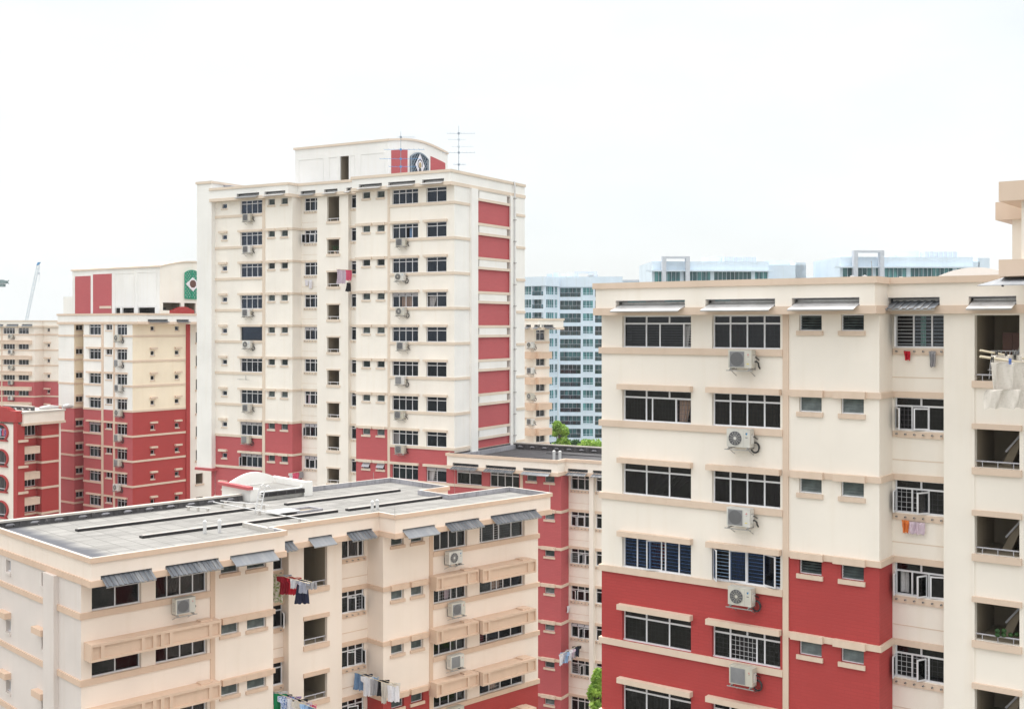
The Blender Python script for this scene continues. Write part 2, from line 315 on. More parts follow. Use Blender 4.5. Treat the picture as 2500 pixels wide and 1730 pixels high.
def window(b, E, t0, t1, z0, z1, name='window', n=2, top=.3, ntop=None, rat=None, gap=(), grille=None, gmat='grilled', curtain=None, sashes=(), toplights_open=False, fm='alu', gm='glass', recess=.14, hood=None, sill=None, frame=True, hoodmat='tan', bare=False, label=None):
    w = t1-t0; h = z1-z0; hl = h-top if top else h
    kf = ('win', round(w,2), round(h,2), n, top, ntop, tuple(rat or ()), fm, frame, bare)
    def mk():
        mb = MB(); f = .045
        if bare: mb.box(0, w, .0, .03, 0, .03, 'darkmark'); return mb.mesh('window_frame')
        framed(mb, 0, w, 0, h, f, -.01, .06, fm)
        mb.box(-.02, w+.02, -.07, -.012, -.0, .05, fm)
        if top:
            mb.box(f, w-f, -.012, .055, hl-.03, hl+.03, fm)
            for x in cuts(w, ntop or n)[1:-1]: mb.box(x-.03, x+.03, -.008, .05, hl+.03, h-f, fm)
        for x in cuts(w, n, rat)[1:-1]: mb.box(x-.026, x+.026, -.005, .05, f, hl-.03 if top else h-f, fm)
        return mb.mesh('window_frame')
    wo = link(name, cached(kf, mk), b.root, E.P(t0, -recess, z0), E.a)
    if label: wo['label'] = label
    def pk():
        mb = MB(); f = .04; cs = cuts(w, n, rat)
        for i in range(n):
            if i in gap: continue
            mb.box(cs[i]+.02, cs[i+1]-.02, .012+.012*(i%2), .018+.012*(i%2), f, hl-.02, gm)
        return mb.mesh('window_pane')
    link('pane', cached(('pane',)+kf+(tuple(gap), gm), pk), wo)
    if top:
        def pt():
            mb = MB(); mb.box(.04, w-.04, .02, .026, hl+.02, h-.04, gm); return mb.mesh('upper_pane')
        link('upper_pane', cached(('upane',)+kf+(gm,), pt), wo)
    if grille:
        def gk():
            mb = MB(); zt = hl-.04
            if grille in ('grid', 'grid2'):
                s = .16 if grille == 'grid' else .13
                for k in range(1, int(w/s)): mb.box(w*k/int(w/s)-.007, w*k/int(w/s)+.007, .07, .082, .04, zt, gmat)
                for k in range(1, int(zt/.17)+1): mb.box(.04, w-.04, .083, .093, k*.17-.007, k*.17+.007, gmat)
            else:
                for k in range(1, 9): mb.box(.04, w-.04, .07, .085, zt*k/9-.010, zt*k/9+.010, gmat)
            return mb.mesh('security_grille')
        link('security_grille', cached(('gr',)+kf+(grille, gmat), gk), wo)
    if curtain:
        cc, a, c_ = curtain
        link('curtain', curtain_mesh((c_-a)*w, hl-.1, cc, int(t0*100)), wo, (a*w, .2, .05))
    for (a, c_, hinge, ang) in sashes:
        sw = (c_-a)*w-.02; me = sash_mesh(sw, hl-.09, fm, gm, gmat if grille == 'sashbars' else None)
        if hinge == 'L': link('sash', me, wo, (a*w+.01, -.03, .04), -radians(ang))
        else: link('sash', me, wo, (c_*w-.01, -.03, .04), pi+radians(ang))
    if toplights_open and top:
        def tk():
            mb = MB()
            for x0, x1 in zip(cuts(w, ntop or n)[:-1], cuts(w, ntop or n)[1:]):
                a = radians(35); y1 = -sin(a)*top*.8; zz = h-.05-cos(a)*top*.8
                mb.hexa([(x0+.04,y1-.01,zz),(x1-.04,y1-.01,zz),(x1-.04,y1+.02,zz),(x0+.04,y1+.02,zz),(x0+.04,-.03,h-.05),(x1-.04,-.03,h-.05),(x1-.04,0,h-.05),(x0+.04,0,h-.05)], 'alug')
            return mb.mesh('toplight')
        link('toplight', cached(('tl',)+kf, tk), wo)
    if hood:
        hz, hh, ho, el, er = hood       # height above z0 of its underside, its height, how far it stands out, ends
        def hk():
            mb = MB(); mb.box(-el, w+er, -recess*-1*0-ho-recess, -recess+.02, hz, hz+hh, hoodmat); return mb.mesh('hood')
        link('window_hood', cached(('hood', round(w,2), hood, hoodmat, recess), hk), wo)
    if sill:
        def sk():
            mb = MB(); mb.box(-.05, w+.05, -recess-.07, -recess+.02, -.13, -.004, hoodmat); mb.box(0, w, -recess+.02, .05, -.06, -.004, hoodmat); return mb.mesh('sill')
        link('sill', cached(('sill', round(w,2), hoodmat, recess), sk), wo)
    return wo
def louvre(b, E, t0, t1, z0, z1, name='louvre_window', open_=25, tilt=None, hoodmat='tan', sill=True, hood=None, recess=.12, awning=False):
    w = t1-t0; h = z1-z0
    def mk():
        mb = MB(); framed(mb, 0, w, 0, h, .035, -.01, .05, 'alu'); return mb.mesh('louvre_frame')
    wo = link(name, cached(('lf', round(w,2), round(h,2)), mk), b.root, E.P(t0, -recess, z0), E.a)
    def sk():
        mb = MB(); n = 5
        if awning:
            a = radians(38); L = h-.05; mb.hexa([(.02,-sin(a)*L-.02,h-cos(a)*L),(w-.02,-sin(a)*L-.02,h-cos(a)*L),(w-.02,-sin(a)*L+.01,h-cos(a)*L),(.02,-sin(a)*L+.01,h-cos(a)*L),(.02,-.03,h-.02),(w-.02,-.03,h-.02),(w-.02,0,h-.02),(.02,0,h-.02)], 'alug')
        else:
            for k in range(n):
                zc = .04+(h-.08)*(k+.5)/n; hh = (h-.08)/n*.56; a = radians(open_); 
                mb.hexa([(.035,.02-sin(a)*hh,zc-cos(a)*hh-.004),(w-.035,.02-sin(a)*hh,zc-cos(a)*hh-.004),(w-.035,.028-sin(a)*hh,zc-cos(a)*hh),(.035,.028-sin(a)*hh,zc-cos(a)*hh),(.035,.02+sin(a)*hh,zc+cos(a)*hh),(w-.035,.02+sin(a)*hh,zc+cos(a)*hh),(w-.035,.028+sin(a)*hh,zc+cos(a)*hh+.004),(.035,.028+sin(a)*hh,zc+cos(a)*hh+.004)], 'slat')
        return mb.mesh('louvre_slats')
    link('louvre_blades' if not awning else 'sash', cached(('ls', round(w,2), round(h,2), open_, awning), sk), wo)
    if sill:
        def si():
            mb = MB(); mb.box(-.08, w+.06, -recess-.08, -recess+.02, -.16, -.004, hoodmat); mb.box(0, w, -recess+.02, .05, -.06, -.004, hoodmat); return mb.mesh('sill')
        link('sill', cached(('lsill', round(w,2), hoodmat, recess), si), wo)
    if hood:
        hz, hh, ho, el, er = hood
        def hk():
            mb = MB(); mb.box(-el, w+er, -ho-recess, -recess+.02, hz, hz+hh, hoodmat); return mb.mesh('hood')
        link('window_hood', cached(('hood', round(w,2), hood, hoodmat, recess), hk), wo)
    return wo
def sockets(b, E, t0, t1, z, hoodmat='tan', n=6):
    def mk():
        w = t1-t0; mb = MB(); mb.box(0, w, -.06, .02, -.21, -.0, hoodmat)
        for k in range(n):
            x = w*(k+.5)/n; mb.tube([(x,-.05,-.10),(x,-.15,-.09)], .032, 'steel', 8)
            mb.tube([(x,-.1505,-.09),(x,-.152,-.09)], .022, 'rub', 8)
        return mb.mesh('socket_strip')
    link('pole_socket_strip', cached(('sock', round(t1-t0,2), hoodmat, n), mk), b.root, E.P(t0, 0, z), E.a)

# ------------------------------------------------------------------ air conditioners
ACN = []
def ac_mesh(kind, piece):
    def f():
        mb = MB(); w, h, d = .84, .58, .32
        if piece == 'casing':
            mb.box(0, w, -d, 0, 0, h, 'ac'); mb.box(-.006, w+.006, -d-.006, .006, h, h+.02, 'ac')
            mb.box(.60, .604, -d-.003, -d, .02, h-.02, 'acg')
            for k in range(6): mb.box(w, w+.004, -.24, -.06, .12+.06*k, .135+.06*k, 'acg'); mb.box(-.004, 0, -.26, -.06, .12+.06*k, .135+.06*k, 'acg')
            mb.box(.72, .80, -d+.02, -.04, -.04, 0, 'steel'); mb.box(.04, .12, -d+.02, -.04, -.04, 0, 'steel')
        if piece == 'fan':
            cx, cz, r = .31, h/2, .235
            if kind == 0:   # round fan guard with spokes
                mb.prism([(cx+r*cos(2*pi*k/28), cz+r*sin(2*pi*k/28)) for k in range(28)], -d-.006, -d, 'acd')
                for rr in (.235, .18, .12, .055):
                    for k in range(28):
                        a, c = 2*pi*k/28, 2*pi*(k+1)/28; q = [(cx+(rr-.008)*cos(a), cz+(rr-.008)*sin(a)), (cx+rr*cos(a), cz+rr*sin(a)), (cx+rr*cos(c), cz+rr*sin(c)), (cx+(rr-.008)*cos(c), cz+(rr-.008)*sin(c))]
                        mb.prism(q, -d-.02, -d-.008, 'acg')
                for k in range(12): a = 2*pi*k/12; mb.bar((cx+.05*cos(a), -d-.015, cz+.05*sin(a)), (cx+r*cos(a), -d-.015, cz+r*sin(a)), .004, 'ac')
                mb.prism([(cx+.05*cos(2*pi*k/12), cz+.05*sin(2*pi*k/12)) for k in range(12)], -d-.024, -d-.006, 'ac')
            else:           # square grille of fine horizontal wires over a round hole
                mb.box(.05, .575, -d-.004, -d, .03, h-.03, 'acg')
                mb.prism([(cx+r*cos(2*pi*k/28), cz+r*sin(2*pi*k/28)) for k in range(28)], -d-.008, -d-.004, 'acd' if kind == 1 else 'acg')
                for k in range(19): mb.box(.055, .57, -d-.016, -d-.010, .045+k*.0265, .053+k*.0265, 'acg')
        if piece == 'mark':
            cx, cz = .72, h-.14
            if kind != 0:     # three red lozenges meeting in a point
                for a in (90, 210, 330):
                    a = radians(a); q = lambda r, t: (cx+r*cos(t), cz+r*sin(t)); mb.prism([(cx, cz), q(.022, a-.5), q(.042, a), q(.022, a+.5)], -d-.006, -d-.001, 'redmark')
                mb.box(.70, .745, -d-.005, -d-.001, cz-.07, cz-.06, 'darkmark')
            else:
                mb.prism([(cx-.03, cz+.04), (cx+.04, cz+.05), (cx+.005, cz-.04)], -d-.006, -d-.001, 'bluemark'); mb.prism([(cx-.035, cz+.045), (cx-.028, cz-.02), (cx, cz+.04)], -d-.007, -d-.0015, 'darkmark')
                mb.box(.68, .76, -d-.005, -d-.001, cz-.12, cz-.10, 'darkmark')
        if piece == 'sticker': mb.box(.665, .745, -d-.004, -d-.001, .12 if kind else .47, .145 if kind else .495, 'yellow')
        if piece == 'bracket':
            for x in (.08, .76):
                mb.box(x-.02, x+.02, -d-.08, .14, -.075, -.042, 'steel'); mb.box(x-.02, x+.02, .12, .14, -.075, .28, 'steel'); mb.bar((x, -d-.04, -.05), (x, .13, -.28), .01, 'steel')
            mb.box(-.06, w+.06, -d-.05, -d-.015, -.105, -.076, 'steel')
        if piece == 'hose':
            n = 34; pts = []
            if kind == 0:
                for k in range(n): a = -2.0+k/n*11.5; pts.append((w+.02+.15*cos(a), .02+.05*k/n, -.02+.17*sin(a)))
            else: pts = [(w, -.12, .2), (w+.08, -.12, .22), (w+.14, -.08, .16), (w+.12, 0, .05), (w+.1, .12, -.02)]
            mb.tube(pts, .028, 'rub', 7); mb.tube([(w, -.1, .34), (w+.06, -.1, .36), (w+.08, .0, .3), (w+.06, .13, .26)], .02, 'rub', 6)
            mb.box(w, w+.03, -.22, -.05, .12, .42, 'ac')
        return mb.mesh('ac_'+piece)
    return cached(('ac', kind, piece), f)
def ac(b, E, t, z, label, kind=0, sticker=False, sc=1.0):
    p = b.world(E, t, .14, z); o = link('air_conditioner', None, None, p, b.phi+E.a); o.scale = (sc,)*3; o.empty_display_size = .2
    tag(o, label, 'air conditioner', 'air conditioners bracketed to the flats')
    link('casing', ac_mesh(0, 'casing'), o); link('fan_grille', ac_mesh(kind, 'fan'), o); link('bracket', ac_mesh(0, 'bracket'), o); link('hose', ac_mesh(kind % 2, 'hose'), o); link('badge', ac_mesh(kind, 'mark'), o)
    if sticker: link('sticker', ac_mesh(kind, 'sticker'), o)
    return o

# ------------------------------------------------------------------ canopies over the top windows
def canopy(b, E, t0, t1, zi, zo, oi, oo, m):
    n = max(6, int((t1-t0)/.11)) if m == 'corr' else 6
    def f():
        mb = MB(); w = t1-t0
        for k in range(n):
            x0, x1 = w*k/n, w*(k+1)/n; r = (.028 if k % 2 else 0) if m == 'corr' else 0
            mb.hexa([(x0,-oo,zo+r),(x1,-oo,zo+r),(x1,-oi,zi+r),(x0,-oi,zi+r),(x0,-oo,zo+r+.014),(x1,-oo,zo+r+.014),(x1,-oi,zi+r+.014),(x0,-oi,zi+r+.014)], m)
        mb.box(0, w, -oo+.02, -oo+.05, zo-.035, zo-.002, 'steel'); mb.box(.02, w-.02, -oi+.005, -oi+.03, zi-.01, zi+.085, 'sheetw')
        return mb.mesh('canopy')
    link('canopy', cached(('can', round(t1-t0,2), round(zi-zo,2), round(zi,2), oi, oo, m), f), b.root, E.P(t0, 0, 0), E.a)

def fascia(b, poly, S, slots, mats, fb_ring_out=.09, slot_top=1.78, can=(1.66, 1.37, .45), canmat=None, capmat=None, roofz=2.05, roofmat='conc', innermat='conc', skipedges=()):
    """overhanging top storey band: cornice cap, fascia wall with canopy slots, lower band, flat roof"""
    fw, tn, cap = mats
    mb = MB(); n = len(poly)
    for i in range(n):
        E = Edge(poly[i], poly[(i+1) % n]); hs = [(a, c, S+1.5, S+slot_top, .5, 'slotin') for (ei, a, c, cm) in slots if ei == i]
        panel(mb, E, S+1.47, S+2.26, hs, fw, recess=.25)
    ring(mb, poly, -.05, -.059, roofz+S-.3, S+2.3, innermat)
    b.part('fascia', mb)
    mb = MB(); ring(mb, poly, fb_ring_out, -.06, S+2.24, S+2.46, tn, mtop=cap, minn=innermat); b.part('cornice', mb)
    mb = MB(); ring(mb, poly, fb_ring_out-.02, -.12, S+1.23, S+1.5, tn); b.part('lower_cornice_band', mb)
    mb = MB(); mb.face([(x, y, S+1.26) for x, y in reversed(offs(poly, -.02))], tn); mb.face([(x, y, S+roofz) for x, y in offs(poly, -.1)], roofmat); b.part('roof_slab', mb)
    for (ei, a, c, cm) in slots:
        E = Edge(poly[ei], poly[(ei+1) % n]); canopy(b, E, a+.04, c-.02, S+can[0], S+can[1], -.35, can[2], cm)

# ------------------------------------------------------------------ laundry
GN = 0
def garment(kind, p, dirv, wd, ht, mat, label, name=None, group='washing hung out on poles'):
    """cloth hanging from a point on a pole; p top centre (world), dirv unit vector along the pole"""
    global GN; GN += 1; wd *= (1.3 if group == 'washing hung out on poles' and wd < .9 else 1); rnd = random.Random(GN); mb = MB(); nx, nz = 10, 12
    prof = {'shirt': lambda v: 1.0 if v < .28 else .62, 'dress': lambda v: .62+.38*v, 'towel': lambda v: 1.0, 'trousers': lambda v: .8, 'sock': lambda v: .9-.3*v, 'shorts': lambda v: .8+.2*v}[kind]
    ph = rnd.uniform(0, 6); g = [[None]*(nx+1) for _ in range(nz+1)]; sk = rnd.uniform(-.06, .06)
    for j in range(nz+1):
        v = j/nz
        for i in range(nx+1):
            x = (i/nx-.5)*wd*prof(v)+sk*v*wd; y = (.03+.05*wd)*v**.4*sin(i*1.3+ph+v)+.03*sin(i*3.1+v*4); z = -v*ht-(.03*sin(i*2.1+ph)*v)
            if kind == 'trousers' and v > .35: x += (.06 if i > nx/2 else -.06)*wd*(v-.35)
            g[j][i] = (x, y, z)
    for j in range(nz):
        for i in range(nx):
            if kind == 'trousers' and j/nz > .35 and i in (nx//2-1, nx//2): continue
            mb.face([g[j+1][i], g[j+1][i+1], g[j][i+1], g[j][i]], mat)
    o = link(name or {'shirt':'shirt','dress':'dress','towel':'towel','trousers':'trousers','sock':'sock','shorts':'shorts'}[kind], mb.mesh('cloth'), None, p, atan2(dirv.y, dirv.x))
    so = o.modifiers.new('thick', 'SOLIDIFY'); so.thickness = .008
    tag(o, label, {'shirt':'shirt','dress':'dress','towel':'towel','trousers':'trousers','sock':'sock','shorts':'shorts'}[kind], group); return o
def pole(a, b_, label, r=.017, m='bamboo'):
    a = Vector(a); b_ = Vector(b_); mb = MB(); mb.tube([(0,0,0), tuple((b_-a)*.5-Vector((0,0,.01))), tuple(b_-a)], r, m, 8)
    o = link('laundry_pole', mb.mesh('pole'), None, a); tag(o, label, 'laundry pole', 'laundry poles'); return o
CL = {k: cloth('cloth_'+k, *v) for k, v in {
 'red': ((.55,.01,.03),), 'maroon': ((.28,.005,.02),), 'navy': ((.015,.018,.05),), 'white': ((.75,.74,.78),), 'cream': ((.66,.61,.55),(.56,.52,.46)), 'denim': ((.16,.26,.42),(.10,.17,.30)), 'black': ((.012,.012,.016),),
 'pink': ((.75,.12,.22),), 'lilac': ((.62,.50,.58),), 'orange': ((.75,.22,.05),), 'green': ((.01,.30,.12),), 'purple': ((.20,.08,.28),(.5,.4,.6),18,'print'), 'plaid': ((.68,.60,.66),(.35,.25,.40),9,'check'),
 'print': ((.75,.72,.65),(.25,.35,.12),11,'print'), 'bluep': ((.65,.72,.85),(.03,.12,.42),16,'print'), 'stripe': ((.65,.66,.72),(.08,.10,.22),10,'stripe'), 'lblue': ((.35,.52,.75),), 'grey': ((.35,.34,.36),), 'curt': ((.42,.30,.24),(.30,.20,.16)), 'purplec': ((.08,.02,.10),), 'maroonc': ((.16,.015,.025),), 'whitec': ((.60,.58,.58),), 'mint': ((.35,.62,.48),), 'greyc':((.25,.24,.25),)}.items()}
for k, v in CL.items(): M['c_'+k] = v

WINV = [dict(), dict(grille='grid'), dict(curtain=('c_greyc',.1,.45)), dict(grille='bars'), dict(curtain=('c_curt',.5,.95), grille='grid')]
ORD = ['top', 'second', 'third', 'fourth', 'fifth', 'sixth', 'seventh', 'eighth', 'ninth', 'tenth']

# ================================================================== RIGHT BLOCK (near)
R = Bld('apartment_block', 1469, 45.29, -36.6, 'largest and nearest block of flats, on the right, cream above and red below', 'building', 'red and cream blocks of flats')
S = CZ-.83
uc = R.u(2147); us = R.u(2304, .95); ue = us+4.4
RP = [(0,0), (uc,0), (uc,1.3), (us,1.3), (us,.95), (ue,.95), (ue,13), (0,13)]
E0, E1, E2, E4 = Edge(RP[0],RP[1]), Edge(RP[1],RP[2]), Edge(RP[2],RP[3]), Edge(RP[4],RP[5])
T = lambda px, E=E0, o=0: R.t(E, px, o)
w1 = (T(1519), T(1687)); w2 = (T(1738), T(1905)); tp = (T(1912), T(1926)); l1 = (T(1951), T(2006)); l2 = (T(2053), T(2109))
k1 = (R.t(E2, 2184), E2.L-.02+.3); so = (R.t(E4, 2380), R.t(E4, 2489))
k1 = (k1[0], min(k1[1], E2.L-.01))
rows = range(0, 7)
h0, h2, h4 = [], [], []
for n in rows:
    s = S-FH*n
    h0 += [(w1[0], w1[1], s+.002, s+1.21), (w2[0], w2[1], s+.002, s+1.21), (l1[0], l1[1], s+.66, s+1.21), (l2[0], l2[1], s+.66, s+1.21)]
    h2 += [(k1[0], k1[1], s+.09, s+1.21)]
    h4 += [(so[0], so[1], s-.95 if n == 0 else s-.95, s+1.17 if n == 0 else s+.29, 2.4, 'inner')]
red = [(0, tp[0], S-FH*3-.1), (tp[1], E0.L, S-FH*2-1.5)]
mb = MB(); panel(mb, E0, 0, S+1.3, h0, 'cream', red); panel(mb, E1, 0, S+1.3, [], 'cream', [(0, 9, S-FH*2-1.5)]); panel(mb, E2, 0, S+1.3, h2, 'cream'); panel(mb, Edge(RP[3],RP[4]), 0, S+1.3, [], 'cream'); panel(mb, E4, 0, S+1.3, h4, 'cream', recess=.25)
for i in (5,6,7): panel(mb, Edge(RP[i], RP[(i+1)%8]), 0, S+1.3, [], 'cream')
# fine groove lines between the kitchen windows
for n in rows: E2.box(mb, 0, E2.L, 0, .012, S-FH*n-.93, S-FH*n-.905, 'tan')
R.part('wall', mb)
mb = MB(); E0.box(mb, tp[0], tp[1], -.02, .05, 0, S+1.24, 'tan'); R.part('pilaster_strip', mb)
for n in rows:
    s = S-FH*n
    mb = MB(); path(mb, [(.0,.3), (0,0), (tp[0],0)], .09, s-.235, s, 'tan', 0); R.part('sill_band', mb)
    if n:
        mb = MB(); path(mb, [(tp[1],0), (uc,0), (uc,1.3), (us,1.3)], .09, s+1.20, s+1.405, 'tan'); R.part('floor_band', mb)
    kw = dict(recess=.16)
    hd = None if n == 0 else (1.205, .20, .26, .10, .08)
    v1 = [dict(n=4, rat=[33,20,34,13], ntop=3, gap=(3,), grille='bars', gmat='grille', curtain=('c_whitec',.82,.93)), dict(n=4, rat=[33,9,34,24], ntop=3, gap=(3,), grille='grid2', curtain=('c_curt',.77,.94)), dict(n=3, curtain=('c_purplec',.0,1)),
          dict(n=5, gm='glass_b', rat=[19,18,22,19,19], top=0, grille='bars', gmat='grilleb', gap=(2,), curtain=('c_maroonc',.36,.6), sashes=[(.36,.57,'R',22)]), dict(n=3, grille='grid'), dict(n=3, grille='grid', curtain=('c_greyc',.4,.9)), dict(n=3)][n]
    v2 = [dict(n=4, grille='grid', gmat='grilled', curtain=('c_maroonc',.24,.5)), dict(n=4, grille='grid2', curtain=('c_curt',.0,.9)), dict(n=4, curtain=('c_purplec',0,1)),
          dict(n=4, gm='glass_b', top=0, grille='bars', gmat='grilleb', gap=(0,3), curtain=('c_curt',.3,.48), sashes=[(0,.24,'L',55),(.25,.5,'R',12),(.74,.99,'L',28)]), dict(n=4, rat=[24,38,11,24], ntop=4, gap=(1,), grille='grid', gmat='grille'), dict(n=4, ntop=4, grille='grid'), dict(n=4)][n]
    window(R, E0, *w1, s+.002, s+1.21, 'bedroom_window', hood=hd, **v1, **kw); window(R, E0, *w2, s+.002, s+1.21, 'bedroom_window', hood=hd if not hd else (1.205,.20,.26,.14,.055), **v2, **kw)
    for q, lw in enumerate((l1, l2)):
        louvre(R, E0, *lw, s+.66, s+1.21, open_=[60, 18, 30, 55 if q else 70, 22, 30, 30][n], hood=None if n == 0 else (.52, .235, .2, .22 if q else .25, .10))
    kv = [dict(n=3, gm='glass_c', rat=[12,12,10], top=0, grille='bars', gmat='grille', gap=(0,), sashes=[(0,.33,'L',74)], curtain=('c_mint',.45,.55)), dict(n=3, rat=[1,1,1.1], ntop=2, gap=(0,1), grille='grid2', sashes=[(0,.33,'L',60),(.36,.66,'R',25)]),
          dict(n=3, rat=[1,1,1.1], ntop=2, gap=(0,1), grille='grid', gmat='grille', sashes=[(0,.3,'L',80),(.34,.66,'R',62)]), dict(n=3, rat=[1,1,1.1], ntop=2, gap=(0,1,2), curtain=('c_whitec',.05,.22), gmat='grilleb', grille=None, sashes=[(0,.3,'L',78),(.34,.62,'R',65),(.68,.98,'R',15)]),
          dict(n=3, rat=[1,1,1.1], ntop=2, gap=(0,1), grille='grid', gmat='grille', sashes=[(0,.3,'L',82),(.34,.6,'R',66)]), dict(n=3, ntop=2), dict(n=3)][n]
    window(R, E2, k1[0], k1[1], s+.09, s+1.21, 'kitchen_window', recess=.12, **kv)
    sockets(R, E2, k1[0]-.05, E2.L-.001, s+.06)
    # stair openings: sill, hood, rail, sloping flight inside
    mb = MB(); E4.box(mb, so[0]-.07, so[1]+.08, -.03, .12, s-1.17, s-.952, 'tan'); R.part('opening_sill', mb)
    if n: mb = MB(); E4.box(mb, so[0]-.07, so[1]+.08, -.03, .12, s+.295, s+.47, 'tan'); R.part('opening_hood', mb)
    mb = MB(); 
    mb.tube([E4.P(so[0]+.01,-.12,s-.76), E4.P(so[1]-.01,-.12,s-.76)], .025, 'alug'); 
    for k in (.15,.5,.85): mb.tube([E4.P(so[0]+(so[1]-so[0])*k,-.12,s-.95), E4.P(so[0]+(so[1]-so[0])*k,-.12,s-.76)], .014, 'alug', 6)
    R.part('stair_rail', mb)
    mb = MB(); a, c = so[0]+.55, so[1]-.02
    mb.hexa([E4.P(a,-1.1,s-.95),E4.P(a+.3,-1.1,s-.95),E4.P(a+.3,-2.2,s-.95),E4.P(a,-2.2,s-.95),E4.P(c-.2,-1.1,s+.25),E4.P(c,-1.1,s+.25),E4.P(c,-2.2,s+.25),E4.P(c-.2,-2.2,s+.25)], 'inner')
    mb.bar(E4.P(a+.15,-1.05,s-.5), E4.P(c-.03,-1.05,s+.28), .03, 'alug'); R.part('stair_flight', mb)
mb = MB(); E4.box(mb, so[0]-.075, so[0], -.02, .03, 0, S+1.24, 'cream'); R.part('jamb_strip', mb)
fb = .44
FP = [(0,-fb), (uc,-fb), (uc,1.3-fb), (ue,1.3-fb), (ue,13), (0,13)]
G0, G2 = Edge(FP[0],FP[1]), Edge(FP[2],FP[3])
fs = [(0, R.t(G0,1503), R.t(G0,1672), 'sheetw'), (0, R.t(G0,1722), R.t(G0,1892), 'sheetw'), (0, R.t(G0,1933), R.t(G0,2098), 'sheetw'), (2, R.t(G2,2168), R.t(G2,2294), 'corr'), (2, R.t(G2,2365), R.t(G2,2481), 'sheetw')]
fascia(R, FP, S, fs, ('cream','tan','tan'), can=(1.64,1.37,.5))
# teal plates under the roof slab seen in the first slots
for q0, q1 in ((fs[0][1]+.3, fs[0][1]+1.1), (fs[0][1]+1.9, fs[0][2]-.1), (fs[1][1]+.2, fs[1][1]+.8)): mb = MB(); G0.box(mb, q0, q1, -.4, -.38, S+1.70, S+1.775, 'teal'); R.part('slot_panel', mb)
# arched roof gable behind the parapet
def arch_poly(x0, x1, zb, rise, n=18, ends=.0): return [(x0, zb-.9), (x1, zb-.9)]+[(x1+(x0-x1)*k/n, zb+ends+rise*sin(pi*k/n)) for k in range(n+1)]
xa, xb = R.u(2262, 5.0), R.u(2500, 5.0); mb = MB(); mb.prism([(xa, S+1.4), (xb, S+1.4)]+[(xb+(xa-xb)*k/20, S+2.42+.5*(1-(k/10-1)**2)) for k in range(21)], 5.0, 5.3, 'cream'); mb.hexa([(xa-1.0,5,S+1.6),(xa,5,S+1.6),(xa,5.3,S+1.6),(xa-1.0,5.3,S+1.6),(xa-1.0,5,S+2.66),(xa,5,S+2.45),(xa,5.3,S+2.45),(xa-1.0,5.3,S+2.66)], 'cream'); R.part('roof_gable', mb)
mb = MB()
for px in (2082, 2113): x = R.u(px, 3); mb.tube([(x,3,S+2), (x,3,S+2.52), (x,2.98,S+2.56), (x,2.9,S+2.58)], .09, 'pipe')
R.part('vent_pipe', mb)
mb = MB(); x = R.u(2134, 2); mb.tube([(x,2,S+2), (x-.1,2,S+3.1)], .012, 'steel', 5); R.part('lightning_rod', mb)
# taller part of the same block at the right edge of the view
c = W(2438, 33.6); Q = Edge
def loc(b, p): d = Vector((p.x-b.o.x, p.y-b.o.y)); return (d.dot(b.ex), d.dot(b.ey))
qx, qy = loc(R, c)
mb = MB(); mb.box(qx, qx+6, qy, qy+5, CZ+1.42, CZ+1.90, 'tan'); mb.box(qx+.55, qx+6, qy+.3, qy+5, CZ+1.9, CZ+3.62, 'cream'); mb.box(qx+.0, qx+6, qy-.0, qy+5, CZ+3.58, CZ+4.14, 'tan')
q2 = loc(R, W(2430, 36.5)); mb.box(q2[0], q2[0]+2, q2[1], q2[1]+3, CZ+3.30, CZ+3.86, 'tan'); mb.box(q2[0]+.45, q2[0]+2, q2[1]+.2, q2[1]+3, CZ+1.6, CZ+3.30, 'cream'); R.part('upper_storey', mb)
mb = MB(); mb.hexa([(qx-.45,qy-.55,CZ+1.14),(qx+5,qy-.55,CZ+1.14),(qx+5,qy+.6,CZ+1.40),(qx-.0,qy+.6,CZ+1.40),(qx-.45,qy-.55,CZ+1.155),(qx+5,qy-.55,CZ+1.155),(qx+5,qy+.6,CZ+1.415),(qx-.0,qy+.6,CZ+1.415)], 'sheetg')
mb.tube([(qx+.25,qy-.6,CZ+1.13), (qx+.25,qy-.52,CZ+1.13)], .03, 'rub', 6); R.part('canopy', mb)
# air conditioners of the right block
kinds = [(1, True), (0, False), (1, True), (0, False), (2, False), (1, False)]
ACP = [(1779, 'white air conditioner with red three-diamond mark, topmost on the near right block'), (1775, 'white air conditioner with coiled black hose, second storey of the near right block'), (1775, 'white air conditioner with yellow sticker, third storey of the near right block'), (1778, 'white air conditioner under the opened bluish windows of the near right block'), (1781, 'square-grilled white air conditioner, lowest on the red wall of the near right block'), (1781, 'half out of frame at the bottom')]
for n in range(5):
    px, tx = ACP[n]; s = S-FH*n
    ac(R, E0, R.t(E0, px, .45), s-.66, f'{tx}', kinds[n][0], kinds[n][1], 1.06)
